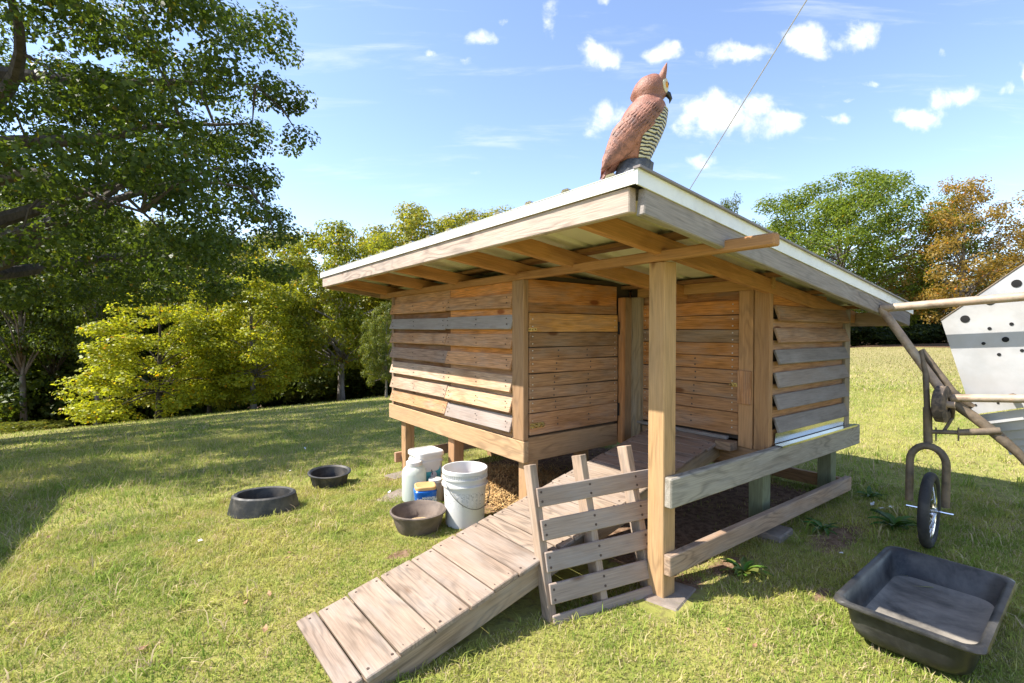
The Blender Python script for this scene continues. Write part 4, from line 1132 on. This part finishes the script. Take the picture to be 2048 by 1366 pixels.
tree('cone', 'young_tree', 318, 16.5, 560, 330, YG, DBARK, 'low bushy yellow green tree, branches sweeping down to the lawn edge')
tree('cone2', 'young_tree', 505, 18.0, 505, 235, (.38, .40, .045), GREYB, 'slender sunlit yellow green tree with pointed top at the lawn edge')
tree('cone', 'young_tree', 415, 19.5, 530, 210, (.35, .37, .045), DBARK, 'yellow green tree squeezed between the bushy and the pointed one')
tree('broad', 'leafy_tree', 680, 21.5, 438, 280, (.27, .29, .04), GREYB, 'full round green tree with visible trunk left of the coop roof')
tree('broad', 'leafy_tree', 772, 17.0, 600, 95, (.16, .19, .045), GREYB, 'narrow pale green tree showing beside the coop wall')
tree('broad2', 'leafy_tree', 860, 27, 420, 290, OLV, DBARK, 'tall yellowish tree whose crown shows just above the coop roof')
tree('broad2', 'leafy_tree', 975, 29, 418, 240, OLV, DBARK, 'tall tree rising behind the coop, mostly hidden by its roof')
tree('broad', 'leafy_tree', 765, 29, 446, 230, OLV, DBARK, 'olive tree filling the gap in the treetops behind the round green tree')
tree('broad2', 'leafy_tree', 560, 26, 462, 240, OLV, DBARK, 'tall tree behind the slender pointed yellow green tree')
WOOD = 'trees standing in the dark wood behind the lawn'
WL = 'slim shaded tree in the dark wood under the great oak'
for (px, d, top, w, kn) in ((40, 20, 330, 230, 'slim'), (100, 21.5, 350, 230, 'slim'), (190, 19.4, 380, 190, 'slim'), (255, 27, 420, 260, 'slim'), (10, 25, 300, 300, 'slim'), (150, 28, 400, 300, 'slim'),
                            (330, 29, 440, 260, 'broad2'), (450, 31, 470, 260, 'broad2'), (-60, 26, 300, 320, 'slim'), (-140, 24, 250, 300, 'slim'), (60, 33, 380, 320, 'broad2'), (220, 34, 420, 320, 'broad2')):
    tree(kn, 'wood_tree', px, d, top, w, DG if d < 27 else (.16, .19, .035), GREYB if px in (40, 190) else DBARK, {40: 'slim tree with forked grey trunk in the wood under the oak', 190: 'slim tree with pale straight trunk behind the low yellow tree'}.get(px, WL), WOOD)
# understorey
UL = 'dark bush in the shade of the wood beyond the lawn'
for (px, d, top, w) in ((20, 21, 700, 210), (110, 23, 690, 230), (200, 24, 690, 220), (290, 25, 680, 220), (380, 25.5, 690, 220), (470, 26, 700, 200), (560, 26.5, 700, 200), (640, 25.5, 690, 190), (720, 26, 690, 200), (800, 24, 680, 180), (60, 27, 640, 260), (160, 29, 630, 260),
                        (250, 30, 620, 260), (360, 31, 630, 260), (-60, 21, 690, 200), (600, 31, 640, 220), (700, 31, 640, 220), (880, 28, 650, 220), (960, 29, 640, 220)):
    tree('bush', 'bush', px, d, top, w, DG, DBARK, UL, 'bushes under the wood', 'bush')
tree('bush', 'bush', 40, 17.2, 845, 130, (.2, .22, .03), DBARK, 'small bright yellow green bush at the edge of the lawn', None, 'bush')
# right side
tree('great', 'great_tree', 1680, 37, 338, 350, (.18, .24, .04), GREYB, 'great round green tree standing behind the low end of the coop roof')
tree('thin', 'autumn_tree', 1925, 31, 358, 230, (.33, .225, .065), GREYB, 'thin bronze leaved autumn tree beside the great green tree')
tree('broad2', 'leafy_tree', 2075, 36, 470, 190, (.06, .09, .025), DBARK, 'dark green tree half hidden behind the cart hopper')
tree('thin', 'leafy_tree', 1455, 40, 395, 120, (.13, .16, .05), DBARK, 'thin treetop peeping over the sloping roof edge')
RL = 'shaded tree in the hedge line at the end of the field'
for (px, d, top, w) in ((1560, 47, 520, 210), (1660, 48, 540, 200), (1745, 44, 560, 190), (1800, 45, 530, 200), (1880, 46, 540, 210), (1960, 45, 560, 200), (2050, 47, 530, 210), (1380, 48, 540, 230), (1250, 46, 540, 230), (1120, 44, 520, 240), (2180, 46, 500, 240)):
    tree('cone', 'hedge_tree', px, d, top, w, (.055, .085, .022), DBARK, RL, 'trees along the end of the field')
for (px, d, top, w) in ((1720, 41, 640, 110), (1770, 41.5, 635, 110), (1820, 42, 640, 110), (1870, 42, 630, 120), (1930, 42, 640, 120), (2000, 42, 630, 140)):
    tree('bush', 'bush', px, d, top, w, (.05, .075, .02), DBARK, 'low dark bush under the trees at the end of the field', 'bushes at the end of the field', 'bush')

# the great oak beside the lawn: trunk just outside the picture, limbs reaching in
ob = at(-10.2, 9.2); oak = empty('oak_tree', ob); tag(oak, 'great dark oak with spreading limbs overhanging the left of the lawn', 'tree')
g = np.random.default_rng(5)
oc = []
def oak_edge(z):     # how far the crown reaches to the right at height z above the lawn
    return np.interp(z, [2.6, 3.0, 3.6, 4.3, 5.0, 5.8, 6.6, 7.4, 8.4, 10, 11.5], [3.2, 4.6, 5.55, 5.9, 5.7, 5.7, 5.9, 5.9, 5.7, 4.6, 1.8])
while len(oc) < 780:
    z = g.uniform(2.5, 11.4); a = g.uniform(0, 6.283); e = oak_edge(z)
    rr = e * (1 + .06 * math.sin(4 * a + z * 2)) * g.uniform(.1, 1) ** .42
    if g.uniform() > (e / 6) ** 2: continue
    oc.append((rr * math.cos(a), rr * math.sin(a) * .95, z - .06 * rr + .3, g.uniform(.28, .62)))
m = MB(); fork = Vector((.25, 0, 4.0))
m.tube([(0, 0, -.4), (.02, 0, .3), (.08, 0, 1.6), (.18, 0, 3.0), fork, (.3, .1, 5.5), (.2, .3, 7.5), (.1, .2, 9.6)], [.5, .4, .34, .31, .28, .2, .12, .04], 12)
rg = random.Random(3)
limbs = [((.2, 0, 3.3), 12), ((.22, 0, 3.7), -10), (fork, 25), ((.28, .05, 4.8), -35), ((.28, .1, 5.6), 5), ((.25, .2, 6.3), -20), ((.2, .2, 7), 30), ((.18, 0, 3.2), 70), ((.2, 0, 3.8), -75), ((.25, .1, 5), 130), ((.25, .1, 5.2), 180), ((.25, .1, 4.4), -130)]
lp = []
for (s, az) in limbs:
    s = Vector(s); L = rg.uniform(3.9, 5.0); d = Vector((math.cos(R(az)), math.sin(R(az)), rg.uniform(.05, .5))); p = s.copy(); pts = [p.copy()]; rad = [.16]
    for k in range(8):
        d = (d + Vector((rg.uniform(-.2, .2), rg.uniform(-.2, .2), rg.uniform(-.16, .12)))).normalized(); p = p + d * (L / 8); pts.append(p.copy()); rad.append(.15 * (1 - (k + 1) / 9))
    m.tube(pts, rad, 7); lp += pts[2:]
for c in rg.sample(oc, 210):
    e = Vector(c[:3]); s = min(lp, key=lambda q: (q - e).length)
    if (s - e).length > 1.7: continue
    mid = s.lerp(e, .5) + Vector((rg.uniform(-.12, .12), rg.uniform(-.12, .12), rg.uniform(-.05, .2)))
    m.tube([s, mid, e], [.035, .02, .006], 5)
tr_ = m.build('trunk', M['bark'], oak, True, (.10, .082, .066))
obj('crown', leaf_cloud('crown', 21, oc, 210, .092, .55, .2, .5), oak, (.085, .125, .026))

# ------------------------------------------------------------------ shed standing left of the picture (its shadow falls on the lawn)
q = Vector((-6.35, 4.7, 0)); shed = empty('garden_shed', (q.x, q.y, gz(q.x, q.y) - .1), ANG); tag(shed, 'plain timber garden shed at the lawn edge, left of the black pans', 'shed')
m = MB(); m.box((-1.5, -1.9, 1.2), (2.7, 0, 0), (0, 3.4, 0), (0, 0, 2.4)); m.build('wall', M['pallet'], shed, False, WRM)
m = MB(); m.add([(.0, .0, 2.62), (0, -3.8, 2.62), (-3, -3.8, 2.3), (-3, 0, 2.3), (0, 0, 2.7), (0, -3.8, 2.7), (-3, -3.8, 2.38), (-3, 0, 2.38)], [(0, 3, 2, 1), (4, 5, 6, 7), (0, 1, 5, 4), (1, 2, 6, 5), (2, 3, 7, 6), (3, 0, 4, 7)]); m.build('roof', M['galv'], shed, False)
m = MB(); m.box((-.125, -1.7, 1.0), (.05, 0, 0), (0, .9, 0), (0, 0, 1.95)); m.build('door', M['lumber'], shed, False, BRN)

# ------------------------------------------------------------------ grass
def keep_mask(x, y):
    u, v = to_uv(x, y); k = np.ones(len(x), bool)
    dm = coop_mask(u, v)
    g_ = np.random.default_rng(9)
    k &= g_.uniform(size=len(x)) > np.clip(dm * 1.25 - .12, 0, .97)
    for cx, cy, r_ in ((-.59, 3.1, .15), (-1.82, 3.62, .23), (-1.585, 4.28, .15), (-.305, 3.19, .13), (-.612, 3.475, .08), (-.728, 3.665, .09), (-.567, 3.64, .06)):
        k &= np.hypot(x - cx, y - cy) > r_
    p = to_uv(x, y)
    k &= ~((np.abs(u - .635) < .295) & (np.abs(v + .79) < .145))
    k &= ~((u > -1.365) & (u < .95) & (np.abs(v - .48 - .028 * (u + 1.34)) < .243))
    k &= ~((np.abs(u + .155) < .12) & (np.abs(v - 2.115) < .12))
    for lu, lv, _ in legs: k &= ~((np.abs(u - lu) < .06) & (np.abs(v - lv) < .06))
    k &= ~((np.abs(u - .04) < .18) & (np.abs(v + .02) < .09))
    k &= forest_mask(x, y) < .5
    return k
def blades(name, n, rmin, rmax, hgt, wid, seed, tall=.0, seg2=True, azr=(-60, 60), lean=.9):
    g_ = np.random.default_rng(seed)
    r_ = np.sqrt(g_.uniform(rmin ** 2, rmax ** 2, n)) if rmax / rmin < 4 else rmin * (rmax / rmin) ** g_.uniform(0, 1, n)
    az = np.radians(g_.uniform(azr[0], azr[1], n)); x = r_ * np.sin(az); y = r_ * np.cos(az)
    # tufts
    tx = np.sin(x * 7.3 + 1.7 * np.sin(y * 5.1)) * np.cos(y * 6.1 + 2 * np.sin(x * 3.3)); x = x + .02 * tx; y = y + .02 * np.sin(x * 17)
    k = keep_mask(x, y); x = x[k]; y = y[k]; r_ = r_[k]; tx = tx[k]; n = len(x)
    z = ground_z(x, y)
    patch = .55 + .45 * np.sin(x * 1.3 + 2 * np.sin(y * .9)) * np.cos(y * 1.1 + np.sin(x * 1.9)) + .35 * tx
    h = hgt * g_.uniform(.45, 1.3, n) * np.clip(.75 + .45 * patch, .4, 1.5)
    # rank grass towards the left and in the shade behind
    left = np.clip((-x - 1.7) / 2.5, 0, 1) * (r_ < 9)
    h *= 1 + left * .8
    if tall: 
        sel = g_.uniform(size=n) < tall * (1 + 3 * left); h = np.where(sel, h * g_.uniform(1.5, 2.6, n), h)
    w = wid * g_.uniform(.7, 1.3, n)
    a = g_.uniform(0, 6.283, n); dx, dy = np.cos(a), np.sin(a)
    b = a + g_.uniform(-.7, .7, n) + 1.57; ln = g_.uniform(.15, lean, n) * h; lx, ly = np.cos(b) * ln, np.sin(b) * ln
    P = np.stack([x, y, z - .004], -1); D = np.stack([dx * w / 2, dy * w / 2, 0 * w], -1)
    mid = P + np.stack([lx * .35, ly * .35, h * .62], -1); tip = P + np.stack([lx, ly, h * np.where(ln / h > .6, .85, 1)], -1)
    me = bpy.data.meshes.new(name)
    if seg2:
        vs = np.stack([P - D, P + D, mid + D * .75, mid - D * .75, tip], 1).reshape(-1, 3)
        o_ = np.arange(n)[:, None] * 5
        tri = np.concatenate([o_ + [[0, 1, 2]], o_ + [[0, 2, 3]], o_ + [[3, 2, 4]]], 0)
    else:
        vs = np.stack([P - D, P + D, tip], 1).reshape(-1, 3); tri = np.arange(n * 3).reshape(-1, 3)
    np_mesh(me, vs, tri, 3); me.materials.append(M['grass'])
    return me
lawn = obj('grass', blades('grass', 370000, 1.35, 4.6, .022, .0034, 31, .02, True, (-60, 60), 1.5)); tag(lawn, 'short sunlit lawn grass around the coop', 'grass', kind='stuff')
lawn = obj('grass', blades('grass', 190000, 4.2, 11, .035, .0075, 32, .03, False, (-58, 58), 1.4)); tag(lawn, 'mown lawn grass between the coop and the wood', 'grass', kind='stuff')
lawn = obj('grass', blades('grass', 130000, 10, 40, .05, .02, 33, .02, False, (-58, 58), 1.4)); tag(lawn, 'distant field grass below the trees', 'grass', kind='stuff')

def tufts(n, nb, zone, hmin, hmax, wid, seed):
    g_ = np.random.default_rng(seed); cx = g_.uniform(zone[0], zone[1], n); cy = g_.uniform(zone[2], zone[3], n)
    ci = np.repeat(np.arange(n), nb); m_ = len(ci); sp_ = g_.uniform(.01, .07, n)[ci]; hc = g_.uniform(hmin, hmax, n)[ci]
    x = cx[ci] + g_.normal(size=m_) * sp_; y = cy[ci] + g_.normal(size=m_) * sp_
    k = keep_mask(x, y); x, y, hc = x[k], y[k], hc[k]; m_ = len(x); z = ground_z(x, y)
    h = hc * g_.uniform(.4, 1.2, m_); w = wid * g_.uniform(.6, 1.4, m_); a = g_.uniform(0, 6.283, m_); b = a + 1.57 + g_.uniform(-.5, .5, m_); ln = h * g_.uniform(.3, 1.7, m_)
    P = np.stack([x, y, z - .004], -1); D = np.stack([np.cos(a) * w / 2, np.sin(a) * w / 2, 0 * w], -1); Ln = np.stack([np.cos(b) * ln, np.sin(b) * ln, 0 * ln], -1); up = np.array([0, 0, 1.]) * h[:, None]
    mid = P + Ln * .3 + up * .6; tip = P + Ln + up * np.clip(1.1 - .35 * ln / h, .45, 1)[:, None]
    vs = np.stack([P - D, P + D, mid + D * .8, mid - D * .8, tip], 1).reshape(-1, 3); o_ = np.arange(m_)[:, None] * 5
    me = bpy.data.meshes.new('grass'); np_mesh(me, vs, np.concatenate([o_ + [[0, 1, 2]], o_ + [[0, 2, 3]], o_ + [[3, 2, 4]]], 0), 3); me.materials.append(M['grass'])
    return me
lawn = obj('grass', tufts(420, 22, (-4.6, -1.0, 1.3, 5.2), .04, .10, .0055, 51)); tag(lawn, 'loose tufts of longer grass on the lawn near the black pans', 'grass', kind='stuff')
lawn = obj('grass', tufts(160, 20, (1.6, 4.2, 1.9, 4.6), .05, .12, .006, 52)); tag(lawn, 'long rank grass around the cart wheel', 'grass', kind='stuff')
lawn = obj('grass', tufts(90, 14, (-.6, 1.7, 1.3, 2.6), .03, .06, .0045, 53)); tag(lawn, 'short tufts of grass by the ramp and tub', 'grass', kind='stuff')

# straw heap under the coop
g = np.random.default_rng(41)
n = 7000; u = g.normal(.42, .3, n); v = g.normal(1.8, .42, n); kk = (u > .03) & (u < 1.7) & (v > 1.15) & (v < 2.75); u, v = u[kk], v[kk]; n = len(u)
def heap(u, v): return .15 * np.exp(-((u - .42) / .36) ** 2 - ((v - 1.8) / .45) ** 2)
x = PO.x + UX.x * u + VX.x * v; y = PO.y + UX.y * u + VX.y * v
z = ground_z(x, y) + heap(u, v) * g.uniform(.75, 1.0, n) + .006
a = g.uniform(0, 6.283, n); L = g.uniform(.04, .12, n); el = g.normal(0, .35, n)
D = np.stack([np.cos(a) * np.cos(el), np.sin(a) * np.cos(el), np.sin(el)], -1) * L[:, None] / 2
Wv = np.cross(D, np.array([0, 0, 1.])); Wv = Wv / (np.linalg.norm(Wv, axis=1, keepdims=True) + 1e-9) * .0025
P = np.stack([x, y, z], -1)
vs = np.stack([P - D - Wv, P - D + Wv, P + D + Wv, P + D - Wv], 1).reshape(-1, 3)
me = bpy.data.meshes.new('straw'); np_mesh(me, vs, np.arange(len(vs)).reshape(-1, 4), 4)
M['straw'] = plain('straw', (.55, .36, .15), .8, var=.5, scale=30); me.materials.append(M['straw'])
straw = obj('straw', me); tag(straw, 'heap of loose brown straw under the raised coop', 'straw', kind='stuff')
hu_ = np.linspace(-.2, 1.4, 26); hv_ = np.linspace(1.1, 2.8, 26); HU, HV = np.meshgrid(hu_, hv_)
hx = PO.x + UX.x * HU + VX.x * HV; hy = PO.y + UX.y * HU + VX.y * HV; hz = ground_z(hx, hy) + heap(HU, HV) * .9 - .012
idx = np.arange(26 * 26).reshape(26, 26); qd = np.stack([idx[:-1, :-1], idx[:-1, 1:], idx[1:, 1:], idx[1:, :-1]], -1).reshape(-1, 4)
me = bpy.data.meshes.new('heap'); np_mesh(me, np.stack([hx, hy, hz], -1).reshape(-1, 3), qd, 4); me.materials.append(plain('litter_heap', (.2, .12, .06), .95, var=.5, scale=40, bump=1.0))
me.polygons.foreach_set('use_smooth', np.ones(len(qd), bool)); o = obj('litter', me, straw); 

# broad leaved weeds
def weed(u, v, s, nl, label, col, seed):
    p = wl(u, v); root = empty('weed', at(p.x, p.y)); tag(root, label, 'weed'); r_ = random.Random(seed)
    vs, fs = [], []
    for i in range(6):
        t = i / 5; w_ = .13 * math.sin(math.pi * min(.98, t * .9 + .06)) ** .8; zz = .55 * t - .5 * t * t
        vs += [(t, -w_, zz + .04), (t, 0, zz), (t, w_, zz + .04)]
    for i in range(5):
        for k in (0, 1): a = i * 3 + k; fs.append((a, a + 3, a + 4, a + 1))
    me = mesh_from('leaf', vs, fs, M['weed'], True)
    for k in range(nl):
        o = obj('leaf', me, root, tuple(c * r_.uniform(.8, 1.25) for c in col)); q = s * r_.uniform(.6, 1.15); o.scale = (q, q * r_.uniform(.8, 1.2), q * r_.uniform(.7, 1.8)); o.rotation_euler = (r_.uniform(-.2, .2), r_.uniform(-.55, .05), k * 2.4 + r_.uniform(-.4, .4))
weed(.52, -.1, .125, 20, 'leafy weed catching sunlight in front of the lower rail', (.12, .2, .04), 1)
weed(1.38, -.12, .1, 15, 'dark leafy weed on bare soil beside the concrete block', (.07, .14, .035), 2)
weed(1.72, -.38, .13, 24, 'spreading weed with narrow leaves between the rail end and cart wheel', (.07, .15, .03), 3)
weed(2.15, -.12, .1, 14, 'leafy weed at the foot of the far green leg', (.07, .14, .03), 4)

# dead leaves and feathers lying about
def scatter(name, pts, size, mat, label, cat, seed):
    m = MB(); r_ = random.Random(seed)
    for (x, y) in pts:
        c = at(x, y, .018); a = r_.uniform(0, 6.28); s = size * r_.uniform(.6, 1.3); d = Vector((math.cos(a), math.sin(a), r_.uniform(-.1, .3))) * s; w_ = Vector((-math.sin(a), math.cos(a), r_.uniform(-.2, .4))) * s * .45; n_ = Vector((0, 0, s * .25))
        m.add([c - d, c - d * .2 + w_ + n_, c + d * .3 + w_ * .8, c + d + n_, c + d * .3 - w_ * .8 + n_, c - d * .2 - w_, c + n_ * .2], [(0, 5, 6), (5, 4, 6), (4, 3, 6), (3, 2, 6), (2, 1, 6), (1, 0, 6)])
    return tag(m.build(name, mat, None, False), label, cat, kind='stuff')
r_ = random.Random(77)
scatter('fallen_leaves', [(r_.uniform(-4, 1.2), r_.uniform(1.7, 6.5)) for k in range(40)], .018, plain('dead_leaf', (.34, .2, .1), .8, var=.4), 'scattered dry brown leaves on the lawn', 'leaves', 5)
scatter('feathers', [tuple(wl(*q)[:2]) for q in ((1.95, -.25), (2.02, -.28), (2.2, -.4), (1.1, -.32), (-.33, 2.32), (.1, 1.4), (2.0, -.18))] + [(-2.2, 4.9), (-1.9, 3.0), (-2.6, 6.2)], .022, plain('white_feather', (.75, .75, .75), .7), 'small white feathers lying around the coop', 'feathers', 6)
